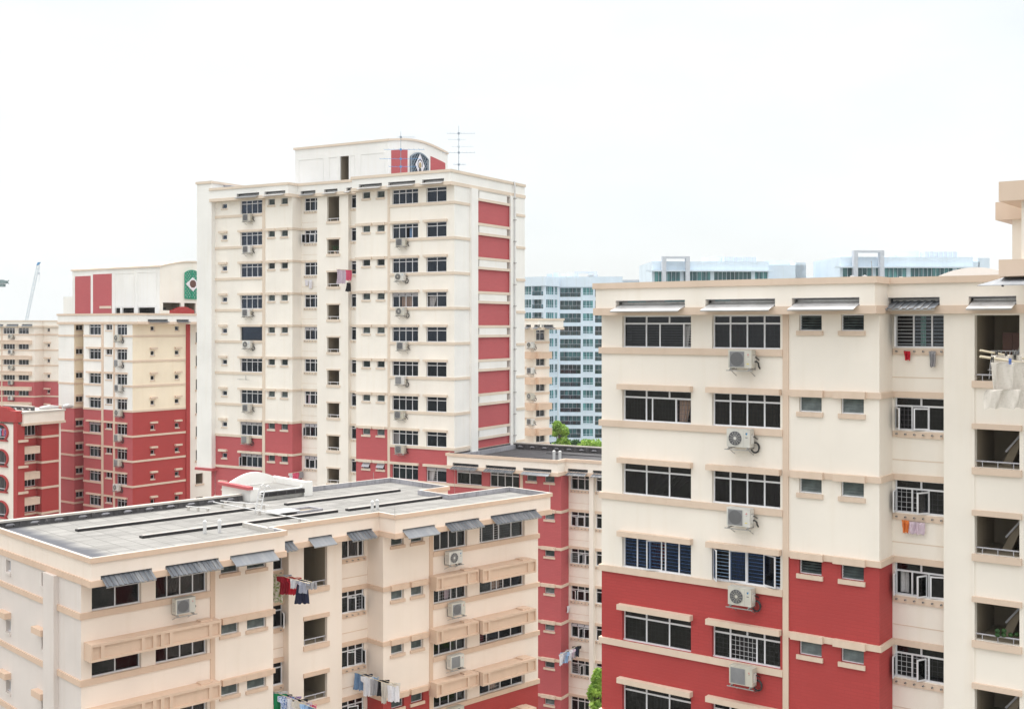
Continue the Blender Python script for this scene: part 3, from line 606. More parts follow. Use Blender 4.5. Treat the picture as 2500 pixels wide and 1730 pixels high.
# things hanging below the right block's kitchen windows
def world_on(b, px, py, y): x = b.u(px, y); p = b.w(x, y); return Vector((p.x, p.y, b.z(x, y, py)))
ex3 = Vector((R.ex.x, R.ex.y, 0)); 
o = garment('sock', world_on(R, 2214, 857, 1.12), ex3, .2, .3, 'c_red', 'small bright red bag hanging under the top kitchen window of the near right block', 'bag'); o['category'] = 'bag'
o = garment('sock', world_on(R, 2276, 857, 1.12), ex3, .2, .52, 'c_grey', 'grey mop head hanging under the top kitchen window of the near right block', 'mop'); o['category'] = 'mop'
o = garment('sock', world_on(R, 2210, 1269, 1.12), ex3, .22, .42, 'c_orange', 'orange rag under the third kitchen window of the near right block', 'rag'); o['category'] = 'rag'
garment('towel', world_on(R, 2238, 1274, 1.12), ex3, .42, .4, 'c_lilac', 'small lilac towel beside the orange rag under the third kitchen window')
o = link('storage_cabinet', None, None, R.world(E4, so[1]-.45, -1.6, S-.95), R.phi); tag(o, 'dark brown storage cabinet on the top landing of the near right block', 'cabinet')
mb = MB(); mb.box(-.38, .38, -.3, .3, 0, 1.55, 'brown'); link('body', mb.mesh('body'), o)
for x in (-.22, .22): mb = MB(); mb.box(x-.15, x+.15, -.325, -.301, .05, 1.5, 'brown'); mb.box(x*.2-.015, x*.2+.015, -.34, -.326, .8, 1.0, 'steel'); link('door', mb.mesh('door'), o)
mb = MB()
for k in range(7): mb.bar((-.5+.14*k, -.1, .0), (-.5+.14*k, .25, .62), .012, 'alu')
mb.bar((-.55,-.1,0), (.4,-.1,0), .015, 'alu'); mb.bar((-.55,.25,.62), (.4,.25,.62), .015, 'alu'); mb.bar((-.5,.25,.62), (-.5,-.15,-.3), .015, 'alu'); mb.bar((.35,.25,.62), (.35,-.15,-.3), .015, 'alu')
o = link('drying_rack', mb.mesh('rack'), None, R.world(E4, so[0]+.75, -.9, S-.62), R.phi); tag(o, 'white folding drying rack on the top landing of the near right block', 'drying rack')
# pots and green fruit-like cactus balls on the lowest visible landing
E = E4; s = S-FH*3
pt = link('potted_plant', None, None, R.world(E4, so[0]+.95, -.14, s-.74)); tag(pt, 'round green potted plants balanced on the lowest landing rail of the near right block', 'plant')
mb = MB()
for k, (dx, dz) in enumerate(((0,.07),(.0,.2),(.2,.07),(.21,.2),(.42,.07),(.62,.08))):
    n = 8
    for j in range(6):
        a0, a1 = pi*j/6, pi*(j+1)/6
        for i in range(n): 
            q = lambda a, i: (dx-.3+.085*sin(a)*cos(2*pi*i/n), .085*sin(a)*sin(2*pi*i/n), dz+.075*cos(a)); mb.face([q(a0,i),q(a1,i),q(a1,i+1),q(a0,i+1)], 'leafd')
link('leaves', mb.mesh('plant'), pt)

# big towels on two poles, near right edge
pA, pB = W(2393, 33.0, 855), W(2620, 33.6, 896); pC, pD = W(2393, 32.4, 870), W(2620, 33.0, 902)
pole(pA, pB, 'rear bamboo pole with black pegs at the right edge of the picture', .03); pole(pC, pD, 'front bamboo pole carrying the big cream towel at the right edge', .035)
d = (pB-pA).normalized(); dd = Vector((d.x, d.y, 0)).normalized()
o = garment('towel', W(2456, 33.0, 867), dd, .95, .30, 'c_cream', 'short beige cloth pegged to the rear pole at the right edge'); 
o = garment('towel', W(2468, 32.5, 884), dd, 1.25, .85, 'c_cream', 'big cream towel hanging from the front pole at the right edge')
o = garment('towel', W(2462, 32.3, 950), dd, 1.38, .52, 'c_cream', 'lower fold of cream sheet showing beneath the big towel at the right edge')
for k, (px, Y, py, m) in enumerate(((2433, 33.0, 862, 'rub'), (2456, 33.0, 866, 'rub'), (2478, 33.0, 870, 'rub'), (2423, 32.4, 876, 'rub'), (2466, 32.4, 881, 'blueplastic'))):
    mb = MB(); mb.box(-.03, -.012, -.02, .02, -.09, .07, m); mb.box(.012, .03, -.02, .02, -.09, .07, m); mb.box(-.035, .035, -.015, .015, -.02, .02, m)
    tag(link('clothes_peg', mb.mesh('peg'), None, W(px, Y, py)), ['left black peg on the rear bamboo pole', 'middle black peg on the rear bamboo pole', 'right black peg on the rear bamboo pole', 'black peg on the front bamboo pole by its tip', 'blue peg on the front bamboo pole'][k], 'peg', 'pegs on the bamboo poles')

# ================================================================== TALL TOWER (middle) and the low wing attached to it
Tw = Bld('apartment_tower', 1109.5, 92.6, -30.25, 'tallest cream block of flats in the middle, red panels down its right side', 'building', 'red and cream blocks of flats')
S = CZ+9.9
uL = Tw.u(524); ua = Tw.u(713.7); ub = Tw.u(774.3, .9); ud = Tw.u(850.3, .9); ue = Tw.u(869.4); D = Tw.v(1281)
TP = [(uL,0),(ua,0),(ua,1.25),(ub,1.25),(ub,.9),(ud,.9),(ud,1.25),(ue,1.25),(ue,0),(0,0),(0,D),(uL,D)]
ed = [Edge(TP[i], TP[(i+1) % len(TP)]) for i in range(len(TP))]
EL, EK, ES, EK2, ER, EX = ed[0], ed[2], ed[4], ed[6], ed[8], ed[9]
tt = lambda E, a, c: (Tw.t(E, a), Tw.t(E, c))
sw = tt(EL, 541.5, 554.3); w4 = tt(EL, 587, 640); st = tt(EL, 641, 647.5); lv = [tt(EL, 654.4, 671), tt(EL, 686, 702.6)]
kw_ = (Tw.t(EK, 743.5), EK.L-.01); so = tt(ES, 798.6, 828); kr = (Tw.t(EK2, 857), EK2.L-.01)
rl = [tt(ER, 884.8, 903.6), tt(ER, 920, 939)]; rs = tt(ER, 946.8, 952.4); r4 = tt(ER, 957, 1020.7); r2 = tt(ER, 1040.5, 1090)
rows = range(0, 10)
H = {k: [] for k in 'LKSQR'}
for n in rows:
    s = S-FH*n
    H['L'] += [(sw[0],sw[1],s+.63,s+1.06), (w4[0],w4[1],s+.002,s+1.21)]+[(a,c,s+.66,s+1.21) for a, c in lv]
    H['K'] += [(kw_[0],kw_[1],s+.09,s+1.21)]; H['Q'] += [(kr[0],kr[1],s+.09,s+1.21)]
    H['S'] += [(so[0],so[1],s-.95,s+1.17 if n == 0 else s+.29, 2.2,'inner')]
    H['R'] += [(a,c,s+.66,s+1.21) for a, c in rl]+[(r4[0],r4[1],s+.002,s+1.21), (r2[0],r2[1],s+.002,s+1.21)]
mb = MB(); zr1 = S-FH*7-.1; zr2 = S-FH*6-1.5
panel(mb, EL, 0, S+1.3, H['L'], 'cream_t', [(0,st[0],zr1),(st[1],EL.L,zr2)], 'red_t'); panel(mb, ed[1], 0, S+1.3, [], 'cream_t', [(0,9,zr2)], 'red_t'); panel(mb, EK, 0, S+1.3, H['K'], 'cream_t'); panel(mb, ed[3], 0, S+1.3, [], 'cream_t')
panel(mb, ES, 0, S+1.3, H['S'], 'cream_t', recess=.2); panel(mb, ed[5], 0, S+1.3, [], 'cream_t'); panel(mb, EK2, 0, S+1.3, H['Q'], 'cream_t'); panel(mb, ed[7], 0, S+1.3, [], 'cream_t')
panel(mb, ER, 0, S+1.3, H['R'], 'cream_t', [(0,rs[0],zr2),(rs[1],ER.L,zr1)], 'red_t')
x1, x2, x3, x4, x5 = [Tw.t(EX, p) for p in (1146, 1162, 1244, 1257, 1281)]
# side face: red brick panels and white slots between two pilasters
hs = []
for k in range(8):
    zt = CZ+10.24-FH*k; hs.append((x2, x3, zt-1.80, zt, .12, 'red_t')); hs.append((x2, x3, zt+.22, zt+.80, .7, 'grey_a'))
panel(mb, EX, 0, S+1.3, hs, 'white_t', recess=.02)
for i in (10, 11): panel(mb, ed[i], 0, S+1.3, [], 'cream_t')
for n in rows:
    EK.box(mb, 0, EK.L, 0, .012, S-FH*n-.93, S-FH*n-.905, 'tan_t')
Tw.part('wall', mb)
mb = MB(); EX.box(mb, x1, x2, -.02, .22, 0, S+1.24, 'white_t'); EX.box(mb, x3, x4, -.02, .12, 0, S+1.24, 'white_t'); Tw.part('pilaster', mb)
for k in range(8):
    zt = CZ+10.24-FH*k
    mb = MB(); EX.box(mb, x2, x3, -.03, .06, zt-.002, zt+.21, 'tan_t'); Tw.part('panel_band', mb); mb = MB(); EX.box(mb, x2, x3, -.03, .06, zt-2.02, zt-1.80, 'tan_t'); Tw.part('panel_band', mb)
    mb = MB(); EX.box(mb, x2+.09*(x3-x2), x3-.09*(x3-x2), -.5, .03, zt+.215, zt+.775, 'white_t'); Tw.part('white_panel', mb)
mb = MB(); a = (x3+x4)/2+.1; mb.tube([EX.P(a,.2,12), EX.P(a,.2,S+2.2), EX.P(a,.12,S+2.5)], .07, 'pipe')
for k in range(14): z = S+1-k*1.85; mb.box(*sorted((EX.P(a,.1,0)[0],EX.P(a,.32,0)[0])), EX.P(a,0,0)[1]-.12, EX.P(a,0,0)[1]+.12, z, z+.07, 'steel')
Tw.part('drainpipe', mb)
mb = MB(); EL.box(mb, st[0], st[1], -.02, .05, 0, S+1.24, 'tan_t'); Tw.part('pilaster_strip', mb); mb = MB(); ER.box(mb, rs[0], rs[1], -.02, .05, 0, S+1.24, 'tan_t'); Tw.part('pilaster_strip', mb)
vt = [dict(n=4), dict(n=4, grille='grid'), dict(n=4), dict(n=4, curtain=('c_greyc',.3,.7)), dict(n=1, bare=True, top=0), dict(n=4), dict(n=4, curtain=('c_purplec',.1,.9)), dict(n=4, toplights_open=True, grille='grid'), dict(n=4, toplights_open=True, gap=(0,), sashes=[(0,.2,'L',70)], curtain=('c_denim',.7,.95)), dict(n=4)]
vr = [dict(n=4), dict(n=4, gap=(2,), curtain=('c_denim',.6,.72)), dict(n=4), dict(n=4, toplights_open=True, gap=(1,2), grille='grid', curtain=('c_curt',.3,.7)), dict(n=4), dict(n=4, grille='grid'), dict(n=4, curtain=('c_greyc',.5,.9)), dict(n=4, gap=(0,), curtain=('c_greyc',.0,.2)), dict(n=4, curtain=('c_mint',0,1)), dict(n=4)]
vs = [dict(), dict(), dict(), dict(gap=(0,), grille='grid', curtain=('c_whitec',.05,.4)), dict(), dict(), dict(curtain=('c_curt',.5,.95)), dict(), dict(gap=(0,), grille='grid', gmat='grille', curtain=('c_whitec',.05,.35), toplights_open=True), dict()]
for n in rows:
    s = S-FH*n; hm = 'tan_t'
    mb = MB(); path(mb, [(uL,0),(EL.P(st[0],0,0)[0],0)], .08, s-.22, s, hm); Tw.part('sill_band', mb)
    mb = MB(); path(mb, [(EL.P(rs[1],0,0)[0] if 0 else ER.P(rs[1],0,0)[0],0),(0,0),(0,x1)], .08, s-.22, s, hm); Tw.part('sill_band', mb)
    mb = MB(); EX.box(mb, x4+.25, D, -.02, .08, s-.42, s-.2, hm); Tw.part('sill_band', mb)
    if n:
        mb = MB(); path(mb, [(EL.P(st[1],0,0)[0],0),(ua,0),(ua,1.25),(ub,1.25)], .08, s+1.21, s+1.40, hm); Tw.part('floor_band', mb)
        mb = MB(); path(mb, [(ud,1.25),(ue,1.25),(ue,0),(ER.P(rs[0],0,0)[0],0)], .08, s+1.21, s+1.40, hm); Tw.part('floor_band', mb)
    hd = None if n == 0 else (1.21,.19,.24,.16,.03); hd2 = None if n == 0 else (1.21,.19,.24,.2,.12)
    cm = dict(gm='glass_t', hoodmat=hm)
    window(Tw, EL, *w4, s+.002, s+1.21, 'bedroom_window', hood=hd, **vt[n], **cm)
    window(Tw, EL, *sw, s+.63, s+1.06, 'bathroom_window', n=1, top=0, sill=True, hood=None if n == 0 else (.58,.2,.24,.25,.05), **cm)
    for a, c in lv: louvre(Tw, EL, a, c, s+.66, s+1.21, hoodmat=hm, hood=None if n == 0 else (.53,.22,.18,.2,.1), open_=[30,40,55][n % 3])
    kvs = [dict(), dict(gap=(0,), sashes=[(0,.33,'L',85),(.36,.66,'R',25)]), dict(), dict(), dict(toplights_open=True), dict(), dict(gap=(0,), curtain=('c_lilac',.1,.3)), dict(toplights_open=True, gap=(0,), sashes=[(0,.33,'L',70)], grille='grid'), dict(toplights_open=True, gap=(0,), sashes=[(.34,.66,'R',20)]), dict()]
    window(Tw, EK, *kw_, s+.09, s+1.21, 'kitchen_window', n=3, recess=.1, **kvs[n], **cm); sockets(Tw, EK, kw_[0]-.05, EK.L-.001, s+.06, hm)
    window(Tw, EK2, *kr, s+.09, s+1.21, 'narrow_kitchen_window', n=2, top=.22, recess=.1, **cm); sockets(Tw, EK2, kr[0]-.3, EK2.L-.001, s+.06, hm, 4)
    for q, (a, c) in enumerate(rl): louvre(Tw, ER, a, c, s+.66, s+1.21, hoodmat=hm, hood=None if n == 0 else (.53,.22,.18,.3,.22 if q == 0 else .1), open_=[40,30,60][n % 3], awning=(n == 8))
    window(Tw, ER, *r4, s+.002, s+1.21, 'bedroom_window', hood=None if n == 0 else (1.21,.19,.24,.15,.12), **vr[n], **cm)
    window(Tw, ER, *r2, s+.002, s+1.21, 'living_room_window', n=2, hood=hd2, **vs[n], **cm)
    mb = MB(); ES.box(mb, so[0]-.05, so[1]+.12, -.03, .08, s-1.17, s-.952, hm); Tw.part('opening_sill', mb)
    if n: mb = MB(); ES.box(mb, so[0]-.05, so[1]+.12, -.03, .08, s+.295, s+.42, hm); Tw.part('opening_hood', mb)
    mb = MB(); mb.tube([ES.P(so[0]+.01,-.12,s-.72), ES.P(so[1]-.01,-.12,s-.72)], .028, 'alu', 6)
    for k in (.2, .8): mb.tube([ES.P(so[0]+(so[1]-so[0])*k,-.12,s-.95), ES.P(so[0]+(so[1]-so[0])*k,-.12,s-.72)], .016, 'alu', 5)
    Tw.part('stair_rail', mb)
fb = .55
FP = [(uL,-fb),(ua,-fb),(ua,1.25-fb),(ue,1.25-fb),(ue,-fb),(0,-fb),(0,D),(uL,D)]
fe = [Edge(FP[i], FP[(i+1) % 8]) for i in range(8)]
sl = lambda i, a, c, m='sheetw': (i, Tw.t(fe[i], a), Tw.t(fe[i], c), m)
fascia(Tw, FP, S, [sl(0,577.7,632.3,'sheetg'), sl(0,645.5,696.5), sl(2,733.8,770,'sheetg'), sl(2,790.8,823.9), sl(2,845,859), sl(4,875.7,932.2), sl(4,947.4,1013.8), sl(4,1030,1083.9)], ('white_t','tan_t','tan_t'), can=(1.60,1.37,.4))
# white fin wall at the left end
xl0, xl1 = Tw.u(480.5, -.5), Tw.u(516.5, -.5)
mb = MB(); mb.box(xl0, xl1, -.5, 8, S-FH*8-.32, S+2.92, 'white_t'); mb.box(xl1, uL+.01, .0, 8, 0, S+1.2, 'cream_t'); Tw.part('fin_wall', mb)
mb = MB(); mb.box(xl0-.08, xl1+.08, -.6, 8.05, S+2.92, S+3.14, 'tan_t'); Tw.part('fin_cap', mb); mb = MB(); mb.box(xl0-.15, xl1+.25, -.62, 8.05, S-FH*8-.56, S-FH*8-.32, 'red_t'); Tw.part('fin_foot', mb)
mb = MB(); mb.box(xl0+1.2, uL+.5, .1, 7.9, 0, S-FH*8-.56, 'red_t'); Tw.part('base_wall', mb)
mb = MB(); mb.hexa([(uL,1,S+2.4),(uL+2.6,1,S+2.4),(uL+2.6,7,S+2.4),(uL,7,S+2.4),(uL,1,S+2.9),(uL+.9,1,S+2.85),(uL+.9,7,S+2.85),(uL,7,S+2.9)], 'conc'); Tw.part('fin_buttress', mb)
# rooftop lift house with arched side
xa, xb = Tw.u(720.5, 3), Tw.u(948.2, 3); yb = Tw.v(1093, xb); zb = S+2.0; zt = CZ+15.78
def archside(y0, y1, zt, rise, n=20): return [(y0+(y1-y0)*k/n, zt+rise*sin(pi*k/n)) for k in range(n+1)]
mb = MB(); EF = Edge((xa,3),(xb,3)); dr = (Tw.t(EF,830), Tw.t(EF,851.5)); panel(mb, EF, zb, zt-.0, [(dr[0],dr[1],S+2.3,Tw.z(Tw.u(830,3),3,382),2.5,'inner')], 'white_t', recess=.15)
ar = archside(3, yb, zt, .5)
mb.face([(xb,3,zb),(xb,yb,zb)]+[(xb,y,z) for y, z in reversed(ar)], 'white_t'); mb.face([(xa,3,zb),(xa,yb,zb)][::-1]+[(xa,y,z) for y, z in ar], 'white_t'); mb.face([(xa,yb,zb),(xb,yb,zb),(xb,yb,zt),(xa,yb,zt)][::-1], 'white_t')
for (y0, z0), (y1, z1) in zip(ar[:-1], ar[1:]): mb.face([(xa,y0,z0),(xb,y0,z0),(xb,y1,z1),(xa,y1,z1)], 'white_t')
lh = link('lift_house', mb.mesh('lift_house'), Tw.root)
mb = MB()
for (y0, z0), (y1, z1) in zip(ar[:-1], ar[1:]): mb.hexa([(xa-.12,y0,z0-.02),(xb+.12,y0,z0-.02),(xb+.12,y1,z1-.02),(xa-.12,y1,z1-.02),(xa-.12,y0,z0+.16),(xb+.12,y0,z0+.16),(xb+.12,y1,z1+.16),(xa-.12,y1,z1+.16)], 'tan_t')
mb.box(xa-.12, xb+.12, 2.88, 3.01, zt-.04, zt+.155, 'tan_t'); link('coping', mb.mesh('coping'), lh)
EQ = Edge((xb,3),(xb,yb)); 
def quadpanel(E, b, pxs, m, zb, o=.03, zoff=-.55, name='red_panel'):
    a, c = b.t(E, pxs[0]), b.t(E, pxs[1]); mb = MB(); n = 8; L = E.L
    f = lambda t: zt+zoff+.5*sin(pi*t/L)
    for k in range(n):
        p, q = a+(c-a)*k/n, a+(c-a)*(k+1)/n; mb.hexa([E.P(p,o,zb),E.P(q,o,zb),E.P(q,-.02,zb),E.P(p,-.02,zb),E.P(p,o,f(p)),E.P(q,o,f(q)),E.P(q,-.02,f(q)),E.P(p,-.02,f(p))], m)
    return link(name, mb.mesh(name), lh)
quadpanel(EQ, Tw, (955, 994.5), 'red_t', zb+.3, zoff=-.85); quadpanel(EQ, Tw, (1050.8, 1086.6), 'red_t', zb+.3, zoff=-.95)
mb = MB()
for a, c in ((729,790),(803,826),(854,866),(880,940)):
    t0, t1 = Tw.t(EF,a), Tw.t(EF,c); z0, z1 = S+2.3, zt-.95
    for q in ((t0,t1,z1-.05,z1),(t0,t0+.06,z0,z1-.05),(t1-.06,t1,z0,z1-.05)): EF.box(mb, q[0], q[1], -.01, .035, q[2], q[3], 'white_t')
link('wall_moulding', mb.mesh('moulding'), lh)
def lattice(root, E, t0, t1, z0, ztf, m, back, name='lattice_window', step=.34, th=.045):
    mb = MB(); n = 12
    for k in range(n):
        p, q = t0+(t1-t0)*k/n, t0+(t1-t0)*(k+1)/n; mb.hexa([E.P(p,.02,z0),E.P(q,.02,z0),E.P(q,-.02,z0),E.P(p,-.02,z0),E.P(p,.02,ztf(p)),E.P(q,.02,ztf(q)),E.P(q,-.02,ztf(q)),E.P(p,-.02,ztf(p))], back)
        mb.bar(E.P(p,.12,ztf(p)), E.P(q,.12,ztf(q)), .05, m)
    bo = link(name, mb.mesh(name), root)
    mb = MB(); zm = max(ztf(t0), ztf(t1), ztf((t0+t1)/2)); ds = .1
    for sgn in (1, -1):
        c0 = -40
        while c0 < 40:
            t = t0; st_ = None
            while t <= t1+1e-6:
                z = z0+(t-t0)*sgn*1.25+c0*step*1.25
                ins = z0 < z < ztf(t)
                if ins and st_ is None: st_ = (t, z)
                if (not ins or t+ds > t1) and st_ is not None:
                    if t-st_[0] > .05: mb.bar(E.P(st_[0],.08+.02*sgn,st_[1]), E.P(t-ds if not ins else t,.08+.02*sgn,(z0+((t-ds if not ins else t)-t0)*sgn*1.25+c0*step*1.25)), th/2, m)
                    st_ = None
                t += ds
            c0 += 1
    for t in (t0, (t0+t1)/2, t1): mb.bar(E.P(t,.13,z0), E.P(t,.13,ztf(t)), .045, m)
    mb.bar(E.P(t0,.13,z0), E.P(t1,.13,z0), .045, m)
    link('lattice', mb.mesh('lattice'), bo); return bo
t0, t1 = Tw.t(EQ, 1001), Tw.t(EQ, 1042.8); tm = (t0+t1)/2
lw = lattice(lh, EQ, t0, t1, zb+.2, lambda t: zt-.95+.45*(1-((t-tm)/(t1-t0)*2)**2), 'antenna', 'navy')
def emblem(parent, E, t, z, a, hh, o, style):
    mb = MB(); P = lambda x, zz, oo: E.P(t+x, o+oo, z+zz)
    q = [(-a,0),(0,-hh),(a,0),(0,hh)]; mb.hexa([P(x,zz,.03) for x, zz in q]+[P(x*.98,zz*.98,.06) for x, zz in q], 'plaque')
    e = link('emblem_plaque', mb.mesh('plaque'), parent); mb = MB(); n = 16
    def blob(pts, oo, m): mb.face([P(x,zz,oo) for x, zz in pts], m)
    if style == 0:
        for k in range(n):
            f0, f1 = -.6+2*pi*.82*k/n, -.6+2*pi*.82*(k+1)/n; r0, r1 = a*.42, a*.55
            blob([(r0*cos(f0),.12*hh+r0*sin(f0)*1.1),(r1*cos(f0),.12*hh+r1*sin(f0)*1.1),(r1*cos(f1),.12*hh+r1*sin(f1)*1.1),(r0*cos(f1),.12*hh+r0*sin(f1)*1.1)], .066, 'darkmark')
        blob([(a*.3*cos(2*pi*k/12), .05*hh+a*.36*sin(2*pi*k/12)) for k in range(12)], .064, 'gold'); blob([(-a*.35,-.5*hh),(a*.3,-.5*hh),(a*.15,-.2*hh),(-a*.2,-.2*hh)], .068, 'darkmark')
    else:
        blob([(a*.48*cos(2*pi*k/8+.4), .05*hh+a*.48*sin(2*pi*k/8+.4)) for k in range(8)], .066, 'brown'); blob([(-a*.25,-.32*hh),(a*.25,-.32*hh),(a*.2,-.15*hh),(-a*.2,-.15*hh)], .068, 'brown')
    link('emblem', mb.mesh('emblem'), e)
emblem(lh, EQ, Tw.t(EQ,1021.8), Tw.z(xb, EQ.P(Tw.t(EQ,1021.8),0,0)[1], 405), .72, 1.9/1.0*.55, .12, 0)
# aerials
def antenna(px, Y, ytop, ybot, bars, label):
    base = W(px, Y, ybot); o = link('tv_aerial', None, None, base); tag(o, label, 'antenna', 'aerials on the tower roof'); k = Y/F
    mb = MB(); mb.tube([(0,0,-.6),(0,0,(ybot-ytop)*k)], [.032,.018], 'antenna', 6); link('mast', mb.mesh('mast'), o)
    for (y, a, c, m) in bars:
        mb = MB(); z = (ybot-y)*k; x0, x1 = (a-px)*k, (c-px)*k; mb.tube([(x0,0,z),(x1,0,z)], .015, m, 6)
        for j in range(9): x = x0+(x1-x0)*j/8; mb.tube([(x,-.35-.04*j,z+.03),(x,.35+.04*j,z+.03)], .007, m, 5)
        mb.box(-.08, .08, -.06, .06, z-.08, z+.08, m); link('aerial_bar', mb.mesh('bar'), o)
antenna(978.5, 97.5, 320.7, 421, [(335,970,1013,'antenna'),(365.3,938,1035,'craneb'),(388,927,1027,'craneb'),(407,950,1017,'craneb')], 'left thin mast aerial with blue bars in front of the lift house')
antenna(1120, 95.5, 307, 416, [(326,1091.6,1159,'antenna'),(341,1094,1137,'crane'),(358.5,1103,1155,'crane'),(373,1080.6,1159,'antenna'),(402,1107,1136,'antenna')], 'tall mast aerial with five crossbars standing right of the lift house')
# air conditioners
for n, kd in ((0,1),(1,1),(3,1),(4,0),(6,1),(7,2)):
    s = S-FH*n; ac(Tw, EL, Tw.t(EL, [593,593,0,592,593,0,592.5,590][n], .4), s-.66, f'white air conditioner in the left column of the tallest tower, {ORD[n]} storey down' if n != 7 else 'grimy grey air conditioner on the red wall, left column of the tallest tower', kd, sc=1.08)
for n, kd in ((1,1),(2,0),(3,0),(4,1),(5,2),(6,1),(7,1)):
    s = S-FH*n; ac(Tw, ER, Tw.t(ER, [0,967,964.5,966.5,969,965.5,963.5,965][n], .4), s-.64, f'white air conditioner in the right column of the tallest tower, {ORD[n]} storey down', kd, sc=1.08)
mb = MB(); s = S-FH*5
for x in (.08, .8): mb.box(x-.02, x+.02, -.5, 0, -.06, -.03, 'steel')
mb.box(-.2, 1.0, -.46, -.42, -.03, 0, 'steel'); mb.box(.38, .43, -.02, .0, -.03, .3, 'steel')
o = link('wall_bracket', mb.mesh('bracket'), None, Tw.world(EL, Tw.t(EL, 592), 0, s-.62), Tw.phi); tag(o, 'empty steel bracket on the cream wall, left column of the tallest tower', 'bracket')
# laundry on the tower
nv = Vector((-Tw.ey.x, -Tw.ey.y, 0)).normalized()
p0 = world_on(Tw, 868, 665, 1.2); p0.z = Tw.z(Tw.u(868,1.2),1.2,660); pole(p0, p0+nv*2.6, 'pole with plaid and pink cloths right of the tower stair column', .025)
for k, (d_, wd, ht, m, lb, kd, dz) in enumerate(((1.95,1.15,1.15,'c_plaid','grey plaid sheet hanging beside the tower stair column','towel',0),(.95,.66,.85,'c_pink','pink towel next to the grey plaid sheet on the tower','towel',0),(.9,.6,.75,'c_black','black garment hanging below the pink towel on the tower','dress',-1.05))):
    garment(kd, p0+nv*d_+Vector((0,.0-.05*k,dz-.02)), nv, wd, ht, m, lb)
p0 = world_on(Tw, 742, 1149, 1.2); pole(p0, p0+nv*2.0, 'pole with three cloths low on the left recess of the tallest tower', .022)
for k, (d_, wd, ht, m, lb, kd) in enumerate(((1.7,.5,.75,'c_white','white shirt on the short pole low on the tallest tower','shirt'),(1.05,.7,.8,'c_pink','crimson towel between white shirt and grey cloth on the tower','towel'),(.4,.5,.6,'c_grey','grey shorts nearest the wall on the short tower pole','shorts'))):
    garment(kd, p0+nv*d_, nv, wd, ht, m, lb)

for k, (px, m) in enumerate(((748,'c_white'),(758,'c_white'))):
    garment('sock', world_on(Tw, px, 683, 1.1), Vector((Tw.ex.x, Tw.ex.y, 0)), .35, .75 if k else .5, m, ['short white cloth under the third kitchen window of the tallest tower','longer white cloth beside it under the third kitchen window of the tallest tower'][k])
def balls(name, root_p, pts, m, label, r=.1):
    o = link(name, None, None, root_p); tag(o, label, 'plant'); mb = MB(); rnd = random.Random(2)
    for (x, y, z) in pts:
        for j in range(26): a = rnd.uniform(0, 6.28); h = rnd.uniform(.1, 1); q = Vector((x, y, z)); mb.tube([q, q+Vector((cos(a)*r*1.5*h, sin(a)*r*1.5*h, r*3*h)), q+Vector((cos(a)*r*3.2*h, sin(a)*r*3*h, r*2.6*h))], [.012, .02, .004], m, 4)
    link('leaves', mb.mesh('leaves'), o); mb = MB()
    for (x, y, z) in pts: mb.tube([(x,y,z-.2),(x,y,z)], [.09,.12], 'tan', 8)
    link('pot', mb.mesh('pot'), o)
balls('potted_plant', Tw.world(ES, so[0]+.6, -.35, S-FH-.72), [(0,0,0),(.35,.1,.05),(.6,0,-.02)], 'leafd', 'spiky green potted plants on the second landing of the tallest tower', .16)
# ---- the low wing joined to the tower (dark roof)
Wg = Bld('apartment_block', 1109.5, 92.6, -30.25, 'low red wing with dark flat roof joined to the foot of the tallest tower', 'building', 'red and cream blocks of flats')
S = CZ+9.9-FH*8
uc = Wg.u(1369.6); us = Wg.u(1438, .9); us2 = Wg.u(1448.5, .9); ue = us2+6
D = 9.7
WP = [(.02,0),(uc,0),(uc,1.25),(us,1.25),(us,.9),(us2,.9),(us2,1.25),(ue,1.25),(ue,D),(.02,D)]
we = [Edge(WP[i], WP[(i+1) % 10]) for i in range(10)]
g2 = (Wg.t(we[0],1114.5), Wg.t(we[0],1176)); g4 = (Wg.t(we[0],1195.5), Wg.t(we[0],1267.5)); gs = (Wg.t(we[0],1270.5), Wg.t(we[0],1277)); gl = [(Wg.t(we[0],1286),Wg.t(we[0],1310.3)), (Wg.t(we[0],1330),Wg.t(we[0],1353.7))]
gk = (Wg.t(we[2],1394), we[2].L-.01); gk2 = (Wg.t(we[6],1455), Wg.t(we[6],1500))
A0, A2, A6 = [], [], []
for n in range(9):
    s = S-FH*n; A0 += [(g2[0],g2[1],s+.002,s+1.21),(g4[0],g4[1],s+.002,s+1.21)]+[(a,c,s+.66,s+1.21) for a, c in gl]; A2.append((gk[0],gk[1],s+.09,s+1.21)); A6.append((gk2[0],gk2[1],s+.09,s+1.21))
mb = MB(); panel(mb, we[0], 0, S+1.3, A0, 'red_t'); panel(mb, we[1], 0, S+1.3, [], 'red_t'); panel(mb, we[2], 0, S+1.3, A2, 'cream'); 
for i in (3,4,5): panel(mb, we[i], 0, S+1.3, [], 'cream')
panel(mb, we[6], 0, S+1.3, A6, 'cream')
for i in (7,8,9): panel(mb, we[i], 0, S+1.3, [], 'cream')
Wg.part('wall', mb)
mb = MB(); we[0].box(mb, gs[0], gs[1], -.02, .05, 0, S+1.24, 'tan'); Wg.part('pilaster_strip', mb)
